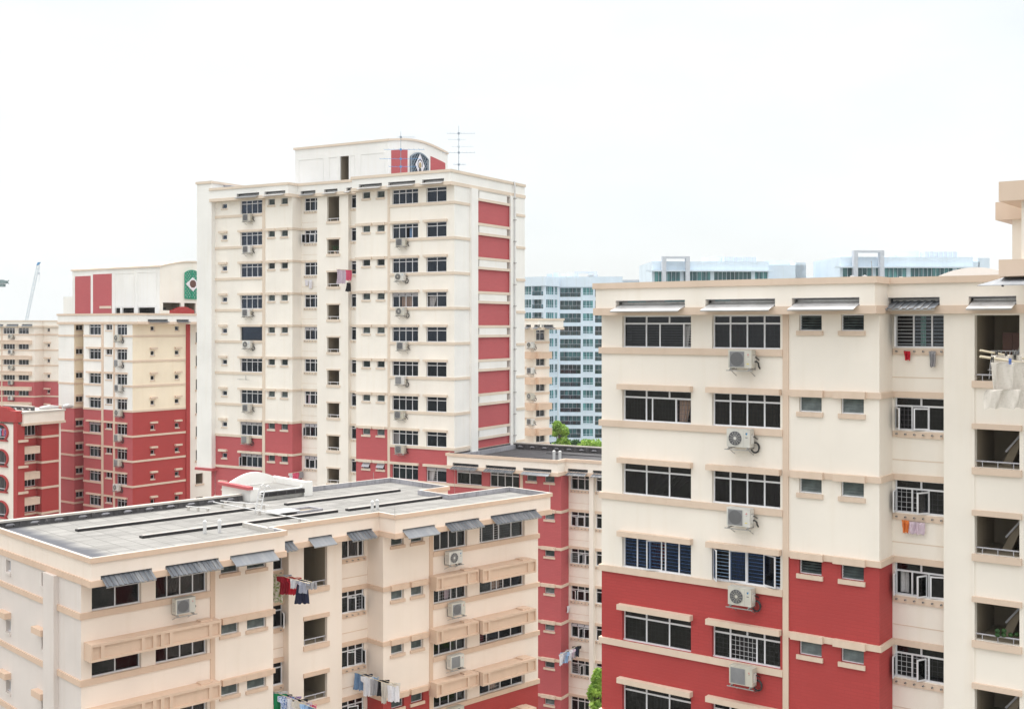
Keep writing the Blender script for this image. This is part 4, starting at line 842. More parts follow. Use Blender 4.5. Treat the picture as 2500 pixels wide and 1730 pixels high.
for n in range(9):
    s = S-FH*n
    mb = MB(); path(mb, [(.1,0),(we[0].P(gs[0],0,0)[0],0)], .08, s-.22, s, 'tan'); Wg.part('sill_band', mb)
    if n: mb = MB(); path(mb, [(we[0].P(gs[1],0,0)[0],0),(uc,0),(uc,1.25),(us,1.25)], .08, s+1.20, s+1.40, 'tan'); Wg.part('floor_band', mb); mb = MB(); path(mb, [(us2,1.25),(ue,1.25)], .08, s+1.20, s+1.40, 'tan'); Wg.part('floor_band', mb)
    if n < 2:
        window(Wg, we[0], *g2, s+.002, s+1.21, 'living_room_window', n=2, toplights_open=(n == 0), gm='glass'); window(Wg, we[0], *g4, s+.002, s+1.21, 'bedroom_window', n=4)
    for q, (a, c) in enumerate(gl): louvre(Wg, we[0], a, c, s+.66, s+1.21, hood=None if n == 0 else (.52,.25,.2,.25,.1), open_=[30,25,55][n % 3])
    kvs = [dict(gap=(0,), sashes=[(0,.1,'L',80)]), dict(gap=(0,), sashes=[(.33,.66,'R',18),(0,.33,'L',20)]), dict(gap=(0,1,2), grille='grid', gmat='grille', sashes=[(0,.3,'L',70),(.34,.6,'R',60),(.68,.95,'R',60)]), dict(gap=(0,1), sashes=[(.33,.66,'R',15),(.02,.3,'L',25),(.7,.98,'R',20)]), dict(gap=(0,1), toplights_open=True, sashes=[(.34,.6,'R',60),(.66,.95,'R',18)]), dict(gap=(0,), grille='grid', gmat='grille', sashes=[(.4,.62,'R',60)]), dict(), dict(), dict()]
    window(Wg, we[2], *gk, s+.09, s+1.21, 'kitchen_window', n=3, recess=.1, **kvs[n]); sockets(Wg, we[2], gk[0]-.05, we[2].L-.001, s+.06)
    window(Wg, we[6], *gk2, s+.09, s+1.21, 'kitchen_window', n=3, recess=.1); sockets(Wg, we[6], gk2[0]-.05, gk2[1]+.1, s+.06)
    mb = MB(); we[2].box(mb, 0, we[2].L, 0, .012, s-.93, s-.905, 'tan'); Wg.part('groove_line', mb)
FP = [(-.35,-fb),(uc,-fb),(uc,1.25-fb),(ue,1.25-fb),(ue,D-.1),(.03,D-.1),(.03,-.02),(-.35,-.02)]
fe = [Edge(FP[i], FP[(i+1) % 8]) for i in range(8)]; sl = lambda i, a, c, m='corr': (i, Wg.t(fe[i], a), Wg.t(fe[i], c), m)
fascia(Wg, FP, S, [sl(0,1105,1168), sl(0,1185.5,1259.5), sl(0,1277,1346,'sheetg'), sl(2,1386,1435), sl(2,1447,1490)], ('cream','tan','tan'), slot_top=1.72, can=(1.60,1.27,.5), roofz=1.95, roofmat='slate', innermat='black')
def balustrade(b, x0, x1, y, z, h=.5, m='black'):
    mb = MB(); L = x1-x0; n = int(L/1.15); w = L/n
    for k in range(n+1): mb.box(x0+k*w-.14, x0+k*w+.14, y-.1, y+.1, z, z+h-.1, m)
    mb.box(x0, x1, y-.099, y+.099, z-.02, z+.06, m); mb.box(x0-.1, x1+.1, y-.14, y+.14, z+h-.1, z+h, 'capw')
    for k in range(n):    # each bay: a dark block with one low slit of daylight and a paler moulded boss
        c = x0+(k+.5)*w; a, e = x0+k*w+.14, x0+(k+1)*w-.14
        lo, sl2 = z+.06, z+.06+h*.22; mb.box(a, e, y-.06, y+.06, sl2, z+h-.1, m); mb.box(a, c-.2, y-.06, y+.06, lo, sl2, m); mb.box(c+.22, e, y-.06, y+.06, lo, sl2, m)
        mb.hexa([(c-.24,y-.13,sl2),(c+.24,y-.13,sl2),(c+.24,y-.061,sl2),(c-.24,y-.061,sl2),(c-.12,y-.10,sl2+h*.2),(c+.12,y-.10,sl2+h*.2),(c+.12,y-.061,sl2+h*.2),(c-.12,y-.061,sl2+h*.2)], 'conc')
    return b.part('balustrade', mb)
balustrade(Wg, .2, ue, D-.5, S+1.95, .55)
mb = MB(); mb.box(.04, .35, -.2, D-.6, S+1.95, S+2.3, 'conc'); Wg.part('roof_flashing', mb)
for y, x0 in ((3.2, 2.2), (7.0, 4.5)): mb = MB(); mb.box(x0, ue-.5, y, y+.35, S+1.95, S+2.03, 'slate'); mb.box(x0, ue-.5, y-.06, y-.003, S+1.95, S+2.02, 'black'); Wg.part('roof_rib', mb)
def ventpipe(b, x, y, z, label, h=.95, r=.1):
    p = b.w(x, y); o = link('vent_pipe', None, None, (p.x, p.y, z)); tag(o, label, 'vent pipe', 'white vent pipes on the flat roofs')
    mb = MB(); mb.tube([(0,0,0),(0,0,h-.12)], r, 'pipe', 12); link('stack', mb.mesh('stack'), o); mb = MB(); mb.tube([(0,0,h-.13),(0,0,h-.05),(0,0,h)], [r*1.15,r*1.1,r*.4], 'pipe', 12); link('cap', mb.mesh('cap'), o)
ventpipe(Wg, Wg.u(1352.5, 1.4), 1.4, S+1.95, 'left of two white vent pipes on the dark roof of the low wing', 1.0, .11); ventpipe(Wg, Wg.u(1367, 1.4), 1.4, S+1.95, 'right of two white vent pipes on the dark roof of the low wing', 1.0, .11)
nv = Vector((-Wg.ey.x, -Wg.ey.y, 0)).normalized(); n = 4
p0 = world_on(Wg, 1414, 1573, 1.2); pole(p0, p0+nv*3.1, 'pole of dark small clothes against the red side wall of the low wing', .02)
it = [('c_white','sock'),('c_stripe','shirt'),('c_lblue','shirt'),('c_navy','shirt'),('c_white','shirt'),('c_lilac','shirt'),('c_grey','trousers'),('c_navy','dress'),('c_black','shirt')]
for k, (m, kd) in enumerate(it):
    nm = ['white sock at the far tip','striped top beside the white sock','light blue shirt near the tip','navy shirt left of the middle','white shirt in the middle','lilac shirt right of the middle','grey trousers','navy dress','black shirt nearest the window'][k]
    garment(kd, p0+nv*(2.95-k*.32), (nv-Vector((Wg.ex.x, Wg.ex.y, 0))*.5*(k % 3)).normalized(), .56, .62 if k % 2 else .8, m, nm+' on the pole of the low red wing')
o = garment('sock', world_on(Wg, 1387, 1478, 1.0), nv, .35, .5, 'c_white', 'white plastic bag hanging at the red corner of the low wing', 'plastic_bag'); o['category'] = 'bag'

# ================================================================== NEAR LEFT BLOCK (roof seen from above)
A = Bld('apartment_block', 198, 48.8, 43.9, 'near peach block of flats at lower left seen from above, grey slab roof', 'building', 'red and cream blocks of flats')
S = CZ-12.01
u1 = A.u(667); us = A.u(704.8, .85); us2 = A.u(834.8, .85); u0 = A.u(935.6); uR = A.u(1313.5)
AP = [(0,0),(u1,0),(u1,1.35),(us,1.35),(us,.85),(us2,.85),(us2,1.35),(u0,1.35),(u0,0),(uR,0),(uR,2.4),(22.4,2.4),(22.4,5.1),(24.6,5.1),(24.6,10.6),(0,10.6)]
nA = len(AP); ae = [Edge(AP[i], AP[(i+1) % nA]) for i in range(nA)]
t = lambda E, a, c: (A.t(E, a), A.t(E, c))
a2 = t(ae[0], 224, 345); a4 = t(ae[0], 380, 506); asx = t(ae[0], 513, 524); al = [t(ae[0], 539, 583), t(ae[0], 603, 650)]
ak = (.05, A.t(ae[2], 691)); aso = t(ae[4], 741.7, 799); ak2 = (A.t(ae[6], 834), A.t(ae[6], 889)); 
bl = [t(ae[8], 955, 986), t(ae[8], 1003.5, 1033.5)]; bs = t(ae[8], 1048, 1056); b4 = t(ae[8], 1059, 1141); b5 = t(ae[8], 1171, 1281)
lw_ = [A.t(ae[15], 27), A.t(ae[15], 115)]; pl = (A.t(ae[15], 117), A.t(ae[15], 143)); 
rows = range(0, 6)
H = {k: [] for k in range(16)}
for n in rows:
    s = S-FH*n
    H[0] += [(a2[0],a2[1],s+.002,s+1.21),(a4[0],a4[1],s+.002,s+1.21)]+[(a,c,s+.66,s+1.21) for a, c in al]
    H[2] += [(ak[0],ak[1],s+.09,s+1.21)]; H[6] += [(ak2[0],ak2[1],s+.09,s+1.21)]
    H[4] += [(aso[0],aso[1],s-.95,s+1.17 if n == 0 else s+.29,2.2,'inner')]
    H[8] += [(a,c,s+.66,s+1.21) for a, c in bl]+[(b4[0],b4[1],s+.002,s+1.21),(b5[0],b5[1],s+.002,s+1.21)]
    H[15] += [(x-.62,x-.04,s+.5,s+1.08,.6,'room') for x in lw_]
zr1 = S-FH*3-.1; zr2 = S-FH*2-1.5
mb = MB()
for i in range(nA):
    E = ae[i]; mt = 'grey_a' if i == 15 else 'cream_a'
    rd = []
    if i == 8: rd = [(0,bs[0],zr2),(bs[1],99,zr1)]
    if i == 7: rd = [(0,9,zr2)]
    if i == 0: rd = [(0,asx[0],zr1-FH),(asx[1],99,zr2-FH)]
    if i in (9,10,11,12,13): rd = [(0,99,zr1)]
    panel(mb, E, 0, S+1.3, H[i], mt, rd, 'red_a', recess=.25 if i in (0,8) else .2)
for n in rows: ae[6].box(mb, 0, ae[6].L, 0, .014, S-FH*n-.93, S-FH*n-.9, 'tan_a'); ae[2].box(mb, 0, ae[2].L, 0, .014, S-FH*n-.93, S-FH*n-.9, 'tan_a')
A.part('wall', mb)
mb = MB(); ae[0].box(mb, asx[0], asx[1], -.02, .05, 0, S+1.24, 'tan_a'); A.part('pilaster_strip', mb); mb = MB(); ae[8].box(mb, bs[0], bs[1], -.02, .05, 0, S+1.24, 'tan_a'); A.part('pilaster_strip', mb)
mb = MB(); ae[15].box(mb, pl[0], pl[1], -.02, .22, 0, S+1.24, 'grey_a'); A.part('pilaster', mb)
def sunshade(b, E, t0, t1, z0, z1, out, divs, m='tan_a', lump=True):
    mb = MB(); E.box(mb, t0, t1, -.03, out, z0, z1, m); ch = out
    mb2 = MB(); fr = .0
    L = t1-t0; xs = [0]+[d*L for d in divs]+[L]
    E.box(mb, t0, t1, out, out+.09, z1-.12, z1, m); E.box(mb, t0, t1, out, out+.09, z0, z0+.10, m)
    for x in xs:
        a = max(t0, t0+x-.08); c = min(t1, t0+x+.08); E.box(mb, a, c, out+.001, out+.091, z0+.10, z1-.12, m)
    if lump: E.box(mb, t1-.9, t1-.35, .1, out-.1, z1, z1+.07, m)
    return b.part('sunshade', mb)
va2 = [dict(n=2), dict(n=2), dict(n=2), dict(n=2), dict(n=2), dict(n=2)]
for n in rows:
    s = S-FH*n; hm = 'tan_a'
    mb = MB(); path(mb, [(0,A.t(ae[15],143) and (10.6-pl[1])),(0,0),(ae[0].P(asx[0],0,0)[0],0)], .08, s-.26, s, hm); A.part('sill_band', mb)
    mb = MB(); path(mb, [(0,10.6),(0,10.6-pl[0])], .08, s-.24, s, 'grey_a' if 0 else hm); A.part('sill_band', mb)
    mb = MB(); path(mb, [(ae[8].P(bs[1],0,0)[0],0),(uR,0),(uR,.5)], .08, s-.26, s, hm); A.part('sill_band', mb)
    if n:
        mb = MB(); path(mb, [(ae[0].P(asx[1],0,0)[0],0),(u1,0),(u1,1.35),(us,1.35)], .08, s+1.2, s+1.42, hm); A.part('floor_band', mb)
        mb = MB(); path(mb, [(us2,1.35),(u0,1.35),(u0,0),(ae[8].P(bs[0],0,0)[0],0)], .08, s+1.2, s+1.42, hm); A.part('floor_band', mb)
        sunshade(A, ae[0], A.t(ae[0],219.7,.6), A.t(ae[0],537.6,.6), s+.84, s+1.58, .6, (.085,.385,.47,.53,.60,.915))
        sunshade(A, ae[8], A.t(ae[8],1065,.6), A.t(ae[8],1168,.6), s+.84, s+1.58, .55, (.14,.76))
        sunshade(A, ae[8], A.t(ae[8],1178,.83), A.t(ae[8],1308.5,.83), s+.84, s+1.58, .78, (.12,.86))
    kw = dict(fm='alu', recess=.2, hoodmat=hm)
    window(A, ae[0], *a2, s+.002, s+1.21, 'living_room_window', n=2, top=0, **kw)
    window(A, ae[0], *a4, s+.002, s+1.21, 'bedroom_window', n=4, top=0, curtain=('c_maroonc',0,1), **kw)
    for q, (a, c) in enumerate(al): louvre(A, ae[0], a, c, s+.66, s+1.21, hoodmat=hm, recess=.16, hood=None if n == 0 else (.52,.27,.2,.12 if q else .0,.3 if q == 0 else .22), open_=[50,30,35][n % 3])
    window(A, ae[2], *ak, s+.09, s+1.21, 'kitchen_window', n=2, recess=.12, **[dict(top=0), dict(gap=(1,), sashes=[(.5,.97,'R',70),(.0,.45,'R',50)]), dict(gap=(0,), sashes=[(0,.4,'R',60)]), {}, {}, {}][n], hoodmat=hm); sockets(A, ae[2], .02, ak[1]+.05, s+.06, hm, 3)
    window(A, ae[6], *ak2, s+.09, s+1.21, 'kitchen_window', n=3, recess=.12, **[dict(top=0, gap=(1,), sashes=[(.3,.72,'L',18)], curtain=('c_maroonc',.2,.7)), dict(gap=(1,2), grille='grid', gmat='grille', curtain=('c_white',.45,.62), sashes=[(.3,.62,'L',30),(.68,.97,'R',75)]), dict(gap=(1,2), grille='bars', curtain=('c_mint',.6,.7), sashes=[(.28,.6,'L',20),(.68,.97,'R',80)]), dict(gap=(1,), sashes=[(.3,.72,'L',18)]), {}, {}][n], hoodmat=hm); sockets(A, ae[6], .05, ak2[1]+.1, s+.06, hm, 5)
    for q, (a, c) in enumerate(bl): louvre(A, ae[8], a, c, s+.66, s+1.21, hoodmat=hm, recess=.16, hood=None if n == 0 else (.52,.27,.2,.1,.2), open_=[50,30,40][n % 3])
    window(A, ae[8], *b4, s+.002, s+1.21, 'bedroom_window', **[dict(n=4, curtain=('c_maroonc',0,.45)), dict(n=4, rat=[1.5,2.5,1.2,1.8], gap=(1,), grille='grid', gmat='grille', curtain=('c_lilac',.45,.62)), dict(n=4, rat=[1.5,2.4,1.2,1.8], grille='grid'), dict(n=4, grille='grid'), dict(n=4), dict(n=4)][n], top=0, **kw)
    window(A, ae[8], *b5, s+.002, s+1.21, 'living_room_window', **[dict(n=5, rat=[.6,1.6,.7,1.7,1.6], gap=(0,2), grille='bars', gmat='grille'), dict(n=5, rat=[1.7,.7,.8,1,1.5], gap=(1,2), grille='grid', gmat='grille', curtain=('c_curt',.35,.55)), dict(n=4, rat=[1.2,1.6,1.6,1.6], gap=(0,), grille='bars', curtain=('c_maroonc',.0,.2)), dict(n=4, gap=(1,), grille='grid', gmat='grille', curtain=('c_curt',.2,.45)), dict(n=4), dict(n=4)][n], top=0, **kw)
    mb = MB(); ae[4].box(mb, aso[0]-.03, aso[1]+.1, -.03, .08, s-1.2, s-.952, hm); A.part('opening_sill', mb)
    if n: mb = MB(); ae[4].box(mb, aso[0]-.03, aso[1]+.1, -.03, .08, s+.295, s+.5, hm); A.part('opening_hood', mb)
    mb = MB(); mb.tube([ae[4].P(aso[0]+.01,-.14,s-.7), ae[4].P(aso[1]-.01,-.14,s-.7)], .028, 'alug', 6)
    for k in (.1,.55,.93): mb.tube([ae[4].P(aso[0]+(aso[1]-aso[0])*k,-.14,s-.95), ae[4].P(aso[0]+(aso[1]-aso[0])*k,-.14,s-.7)], .016, 'alug', 5)
    A.part('stair_rail', mb)
    for x in lw_:
        window(A, ae[15], x-.60, x-.06, s+.52, s+1.06, 'bathroom_window', n=1, top=0, sill=True, recess=.18, hoodmat='grey_a')
        if n: mb = MB(); ae[15].box(mb, x-1.05, x+.0, -.02, .3, s+1.2, s+1.48, 'tan_a'); A.part('window_hood', mb)
fb = 1.0
FP = [(0,-fb),(u1,-fb),(u1,.35),(u0,.35),(u0,-fb),(uR,-fb),(uR,2.4),(22.4,2.4),(22.4,5.1),(24.6,5.1),(24.6,10.6),(0,10.6)]
fe = [Edge(FP[i], FP[(i+1) % 12]) for i in range(12)]; sl = lambda i, a, c, m='corr': (i, A.t(fe[i], a), A.t(fe[i], c), m)
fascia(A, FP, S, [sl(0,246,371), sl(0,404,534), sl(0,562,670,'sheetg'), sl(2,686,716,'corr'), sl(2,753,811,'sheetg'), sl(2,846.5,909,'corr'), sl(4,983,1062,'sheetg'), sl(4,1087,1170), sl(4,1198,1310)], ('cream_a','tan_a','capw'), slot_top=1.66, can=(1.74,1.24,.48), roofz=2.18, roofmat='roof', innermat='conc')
zr = S+2.18
balustrade(A, .3, 13.6, 10.25, zr, .40)
# raised ribs on the roof
for y, x0, x1 in ((6.9,2.9,12.5),(3.1,4.3,15.2),(6.9,14.6,22.4),(3.0,15.9,25.0)):
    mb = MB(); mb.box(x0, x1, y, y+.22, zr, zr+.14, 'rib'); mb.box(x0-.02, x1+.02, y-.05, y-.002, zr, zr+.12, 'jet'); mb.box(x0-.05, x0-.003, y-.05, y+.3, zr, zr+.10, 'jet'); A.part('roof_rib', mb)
# hatch, ladder, pipes
hx, hy = 14.0, 4.6
p = A.w(hx, hy); o = link('roof_hatch', None, None, (p.x, p.y, zr), A.phi); tag(o, 'open metal roof hatch with a pale lid beside the ladder on the near left roof', 'hatch')
mb = MB(); 
for q in ((-.7,.9,-.62,-.5),(-.7,.9,.5,.62),(-.7,-.58,-.5,.5),(.78,.9,-.5,.5)): mb.box(*q, 0, .14, 'conc')
link('kerb', mb.mesh('kerb'), o); mb = MB(); mb.hexa([(-1.9,-.6,.15),(-.5,-.6,.15),(-.5,.6,.15),(-1.9,.6,.15),(-1.9,-.6,.19),(-.5,-.6,.19),(-.5,.6,.19),(-1.9,.6,.19)], 'sheetw'); link('lid', mb.mesh('lid'), o)
mb = MB(); mb.box(-.57, .77, -.49, .49, .004, .02, 'inner'); link('shaft', mb.mesh('shaft'), o)
p = A.w(11.9, 5.6); o = link('roof_ladder', None, None, (p.x, p.y, zr), A.phi); tag(o, 'white hooped ladder rails leaning at the roof hatch of the near left block', 'ladder')
mb = MB()
for y in (-.25, .25): mb.tube([(0,y,0),(.28,y,1.25),(.36,y,1.42),(.5,y,1.46),(.6,y,1.35)], .036, 'pipe', 7)
link('rail', mb.mesh('rail'), o); mb = MB()
for k in range(1, 5): mb.tube([(.055*k,-.25,.25*k),(.055*k,.25,.25*k)], .02, 'pipe', 6)
link('rungs', mb.mesh('rung'), o)
for (xa_, ya, xb_, yb_, lb) in ((11.6,9.6,12.0,.9,'long white pipe crossing the near left roof from back parapet to front'),(9.8,9.3,10.4,7.8,'short white pipe by the back balustrade of the near left roof'),(12.1,9.7,13.2,6.6,'thin white pipe passing behind the ladder on the near left roof')):
    P0, P1 = A.w(xa_, ya), A.w(xb_, yb_); mb = MB(); L = (P1-P0).length; mb.tube([(0,0,.22),(L,0,.2)], .026, 'pipe', 8)
    for k in (.1,.5,.9): mb.box(L*k-.05, L*k+.05, -.06, .06, 0, .18, 'capw')
    o = link('roof_pipe', mb.mesh('roof_pipe'), None, (P0.x, P0.y, zr), atan2(P1.y-P0.y, P1.x-P0.x)); tag(o, lb, 'pipe', 'pipes lying on the near left roof')
def onroof(px, py, b=A, z=None):
    Y = -((z or zr)-CZ)*F/(py-HY); return loc(b, W(px, Y))
for px, py, lb in ((500,1301,'left of the two white vent pipes near the front left of the grey roof'),(536,1299,'right of the two white vent pipes near the front left of the grey roof'),(909,1246,'left of the vent pipe pair right of the ladder on the grey roof'),(921,1243,'right of the vent pipe pair right of the ladder on the grey roof')):
    x, y = onroof(px, py); ventpipe(A, x, y, zr, lb, .62 if px < 600 else .55, .085)
# roof house with arched back wall
mb = MB(); X0, X1, Y0, Y1 = 13.85, 17.6, 9.5, 12.6
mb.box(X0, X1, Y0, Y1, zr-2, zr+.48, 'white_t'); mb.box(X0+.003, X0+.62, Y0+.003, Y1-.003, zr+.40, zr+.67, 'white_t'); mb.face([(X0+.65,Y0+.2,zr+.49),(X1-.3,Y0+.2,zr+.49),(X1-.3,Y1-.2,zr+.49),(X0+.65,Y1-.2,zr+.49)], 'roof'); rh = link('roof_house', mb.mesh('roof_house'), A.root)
mb = MB(); mb.prism(arch_poly(A.u(553,12.6), A.u(682,12.6), zr+.62, .58), Y1-.1, Y1+.1, 'white_t'); link('arched_wall', mb.mesh('arch'), rh)
mb = MB(); mb.box(X1-.3, X1+.0, Y0-.2, Y1+.3, zr+.3, zr+.82, 'white_t'); mb.box(X1-.34, X1+.25, Y0-.22, Y0+.2, zr-.0, zr+.80, 'white_t'); link('side_parapet', mb.mesh('side_parapet'), rh)
mb = MB(); mb.box(X0-.22, X0+.12, Y0-.1, Y1+.1, zr+.67, zr+.84, 'red_t'); link('eaves', mb.mesh('eaves'), rh)
mb = MB(); mb.box(X0+.7, X1-.35, Y0-.3, Y0-.003, zr+.22, zr+.45, 'jet'); 
for k in range(4): mb.box(X0+.95+k*.6, X0+1.0+k*.6, Y0-.315, Y0-.301, zr+.22, zr+.45, 'black')
link('louvre_strip', mb.mesh('louvre_strip'), rh)
mb = MB(); x = u1-1.6
mb.box(u1-.1, u1+.12, -.2, 2.6, zr, zr+.22, 'capw'); A.part('corner_parapet', mb)
# lightning tips
for px, py in ((1342,1202),(964,1262),(912,1170)): 
    x, y = onroof(px, py, z=S+2.46); p = A.w(x, y); mb = MB(); mb.tube([(0,0,0),(0,0,.45)], .012, 'steel', 5); o = link('lightning_rod', mb.mesh('rod'), None, (p.x,p.y,S+2.46)); tag(o, {1342:'thin spike at the right corner of the near left roof parapet',964:'thin spike on the front parapet step of the near left roof',912:'thin spike on the back parapet of the near left roof'}[px], 'lightning rod', 'lightning spikes on the near left roof')
# air conditioners
ac(A, ae[0], A.t(ae[0], 427, .4), S-.68, 'white air conditioner alone on the left half of the near left block', 1, sc=1.12)
for n in range(4):
    px = [1094, 1101, 1098, 1098][n]; ac(A, ae[8], A.t(ae[8], px, .4), S-FH*n-.72, ['white air conditioner at the top right of the near left block, round fan','white air conditioner with a dark top, second storey of the near left block','white air conditioner with a square grille, third storey of the near left block','white air conditioner cut by the bottom edge, lowest on the near left block'][n], [0,1,2,1][n], sc=1.12)
# laundry on the near left block
nv = Vector((-A.ey.x, -A.ey.y, 0)).normalized()
for (pxr, pyr, yy, L, pl_lab, items, where) in (
  (668, 1399, 1.25, 3.1, 'pole of red clothes beside the top stair opening of the near left block', [('c_print','towel',.55,1.35,'flower printed cloth nearest the wall'),('c_stripe','shirt',.4,.9,'striped top'),('c_maroon','shirt',.62,.85,'dark red shirt'),('c_red','shirt',.55,.85,'bright red shirt'),('c_white','sock',.3,.45,'small white top'),('c_navy','dress',.5,1.15,'long navy dress'),('c_stripe','shirt',.55,.55,'navy patterned shirt'),('c_grey','towel',.35,.35,'small grey cloth at the pole tip')], 'on the near left block upper pole'),
  (660, 1683, 1.25, 3.8, 'crowded laundry pole of the near left block at the bottom edge', [('c_stripe','shirt',.42,.6,'striped shirt nearest the wall'),('c_white','shirt',.42,.7,'white shirt left of the green towel'),('c_green','towel',.5,1.2,'long green towel'),('c_navy','shorts',.45,.5,'navy shorts'),('c_bluep','shirt',.6,1.0,'blue flowered shirt'),('c_purple','shirt',.5,.45,'purple patterned top'),('c_white','towel',.45,.6,'white cloth in the middle'),('c_black','shirt',.5,.9,'black shirt'),('c_cream','shirt',.5,1.0,'beige shirt'),('c_lilac','shirt',.4,.6,'pale lilac shirt'),('c_lblue','shirt',.42,.7,'light blue shirt'),('c_pink','sock',.25,.6,'pink sock'),('c_denim','shorts',.4,.55,'denim shorts at the tip')], 'on the near left block crowded bottom pole'),
  (868, 1640, 1.25, 3.35, 'laundry pole with denim and white clothes in the near left block right recess', [('c_denim','shorts',.5,.85,'denim shorts nearest the wall'),('c_navy','shirt',.4,.55,'navy shirt'),('c_white','shirt',.5,1.0,'white lace top'),('c_lblue','sock',.3,.35,'light blue cloth'),('c_grey','towel',.4,.8,'grey towel'),('c_black','trousers',.5,.8,'black trousers'),('c_cream','sock',.3,1.05,'long beige sock'),('c_cream','towel',.55,.75,'beige towel'),('c_white','towel',.42,.8,'white towel at the tip')], 'on the near left block right recess pole')):
    p0 = world_on(A, pxr, pyr, yy); pole(p0, p0+nv*L, pl_lab, .018); q0 = p0+Vector((A.ex.x, A.ex.y, 0))*.25; pole(q0, q0+nv*(L-.2), pl_lab.replace('laundry pole', 'pole').replace('pole', 'thin second pole', 1), .014)
    K = len(items)
    for k, (m, kd, wd, ht, lb) in enumerate(items):
        off = Vector((A.ex.x, A.ex.y, 0))*(.25 if k % 2 else 0); garment(kd, p0+off+nv*(.3+(L-.55)*k/(K-1)), (nv*(.55 if k % 2 else 1)+Vector((A.ex.x, A.ex.y, 0))*(.75 if k % 3 else .35)).normalized(), wd*1.1, ht, m, lb+' '+where)

# ================================================================== LEFT BLOCK (behind)
Lb = Bld('apartment_block', 323.5, 130.2, -36.5, 'cream and red block of flats left of the tallest tower, green lattice on its roof', 'building', 'red and cream blocks of flats')
S = CZ-1.05
xa, xb_, xc_ = Lb.u(143), Lb.u(181), Lb.u(204); D = Lb.v(463)
LP = [(xa,0),(xb_,0),(xb_,3.2),(xc_,3.2),(xc_,0),(0,0),(0,D),(0,D+14),(xa,D+14)]
LP = [(xa,0),(xb_,0),(xb_,3.2),(xc_,3.2),(xc_,0),(0,0),(0,D),(-1.2,D),(-1.2,D+12),(xa,D+12)]
le = [Edge(LP[i], LP[(i+1) % 10]) for i in range(10)]
t = lambda E, a, c: (Lb.t(E, a), Lb.t(E, c))
c3 = t(le[4], 217.5, 246); c1 = t(le[4], 258, 273.5); c2 = t(le[4], 285, 310); s1 = t(le[4], 248, 253); s2 = t(le[4], 276.8, 281); nw = t(le[1], 185.5, 203.5)
f1, f2 = Lb.t(le[6-1], 372), Lb.t(le[5], 432); so1 = t(le[7], 478, 496)
rows = range(0, 8); H = {k: [] for k in range(10)}
for n in rows:
    s = S-FH*n; H[4] += [(c3[0],c3[1],s+.002,s+1.21),(c2[0],c2[1],s+.002,s+1.21),(c1[0],c1[1],s+.55,s+1.21)]; H[1] += [(nw[0],min(nw[1],3.15),s+.5,s+1.15)]
    H[5] += [(f1-.25,f1+.3,s+.5,s+1.0),(f2-.3,f2+.3,s+.5,s+1.0)]; H[7] += [(so1[0],so1[1],s-.95,s+.29,1.5,'inner')]
mb = MB(); zr1 = S-FH*3-.1
for i in range(10):
    panel(mb, le[i], 0, S+1.3, H[i], 'white_t' if i in (0,4) else ('cream_l' if i != 7 else 'cream_t'), [] if i in (7,8) else [(0,99,zr1)], 'red_t' if i < 5 else 'red')
Lb.part('wall', mb)
mb = MB(); le[4].box(mb, *s1, -.02, .05, 0, S+1.24, 'tan'); Lb.part('pilaster_strip', mb); mb = MB(); le[4].box(mb, *s2, -.02, .05, 0, S+1.24, 'tan'); Lb.part('pilaster_strip', mb)
mb = MB(); le[5].box(mb, D-.55, D-.02, -.02, .12, 0, S+1.24, 'red'); Lb.part('red_strip', mb)
for n in rows:
    s = S-FH*n; X = lambda E, t: E.P(t,0,0)[0]
    mb = MB(); path(mb, [(xa,0),(xb_,0),(xb_,3.2)], .08, s-.22, s, 'tan'); Lb.part('sill_band', mb)
    mb = MB(); path(mb, [(xc_,0),(X(le[4],s1[0]),0)], .08, s-.22, s, 'tan'); Lb.part('sill_band', mb)
    mb = MB(); path(mb, [(X(le[4],s2[1]),0),(0,0),(0,D-.6)], .08, s-.22, s, 'tan'); Lb.part('sill_band', mb)
    if n: mb = MB(); path(mb, [(X(le[4],s1[1]),0),(X(le[4],s2[0]),0)], .1, s+1.21, s+1.42, 'tan'); Lb.part('floor_band', mb)
    hd = None if n == 0 else (1.21,.2,.26,.3,.1); v = [dict(), dict(curtain=('c_whitec',0,1)), dict(), dict(grille='grid'), dict(toplights_open=True, curtain=('c_curt',.5,.9)), dict(), dict(grille='grid'), dict(gap=(0,))][n]
    window(Lb, le[4], *c3, s+.002, s+1.21, 'bedroom_window', n=3, hood=hd, gm='glass_t', **v); window(Lb, le[4], *c2, s+.002, s+1.21, 'bedroom_window', n=3, hood=hd, gm='glass_t', grille='grid' if n == 1 else None)
    window(Lb, le[4], *c1, s+.55, s+1.21, 'small_grilled_window', n=2, top=0, grille='grid', gmat='grille', sill=True)
    window(Lb, le[1], nw[0], min(nw[1],3.15), s+.5, s+1.15, 'notch_window', n=2, top=0, sill=True, hood=None if n == 0 else (.66,.24,.2,.1,.0), grille='grid')
    for f in (f1, f2): window(Lb, le[5], f-.25, f+.3, s+.5, s+1.0, 'bathroom_window', n=1, top=0, sill=True, recess=.15, hood=None if n == 0 else (.70,.2,.32,.1,.25))
    mb = MB(); le[7].box(mb, so1[0]-.1, so1[1]+.1, -.03, .1, s-1.15, s-.95, 'tan'); Lb.part('opening_sill', mb)
FP = [(xa-.05,-.1),(1.05,-.1),(1.05,D+.6),(1.05,D+12),(xa-.05,D+12)]
le5 = Edge(FP[1],FP[2])
fascia(Lb, FP, S, [(1, Lb.t(le5,361), Lb.t(le5,410), 'corr'), (1, Lb.t(le5,431), Lb.t(le5,461), 'corr')], ('white_t','tan','tan'), can=(1.66,1.45,.4))
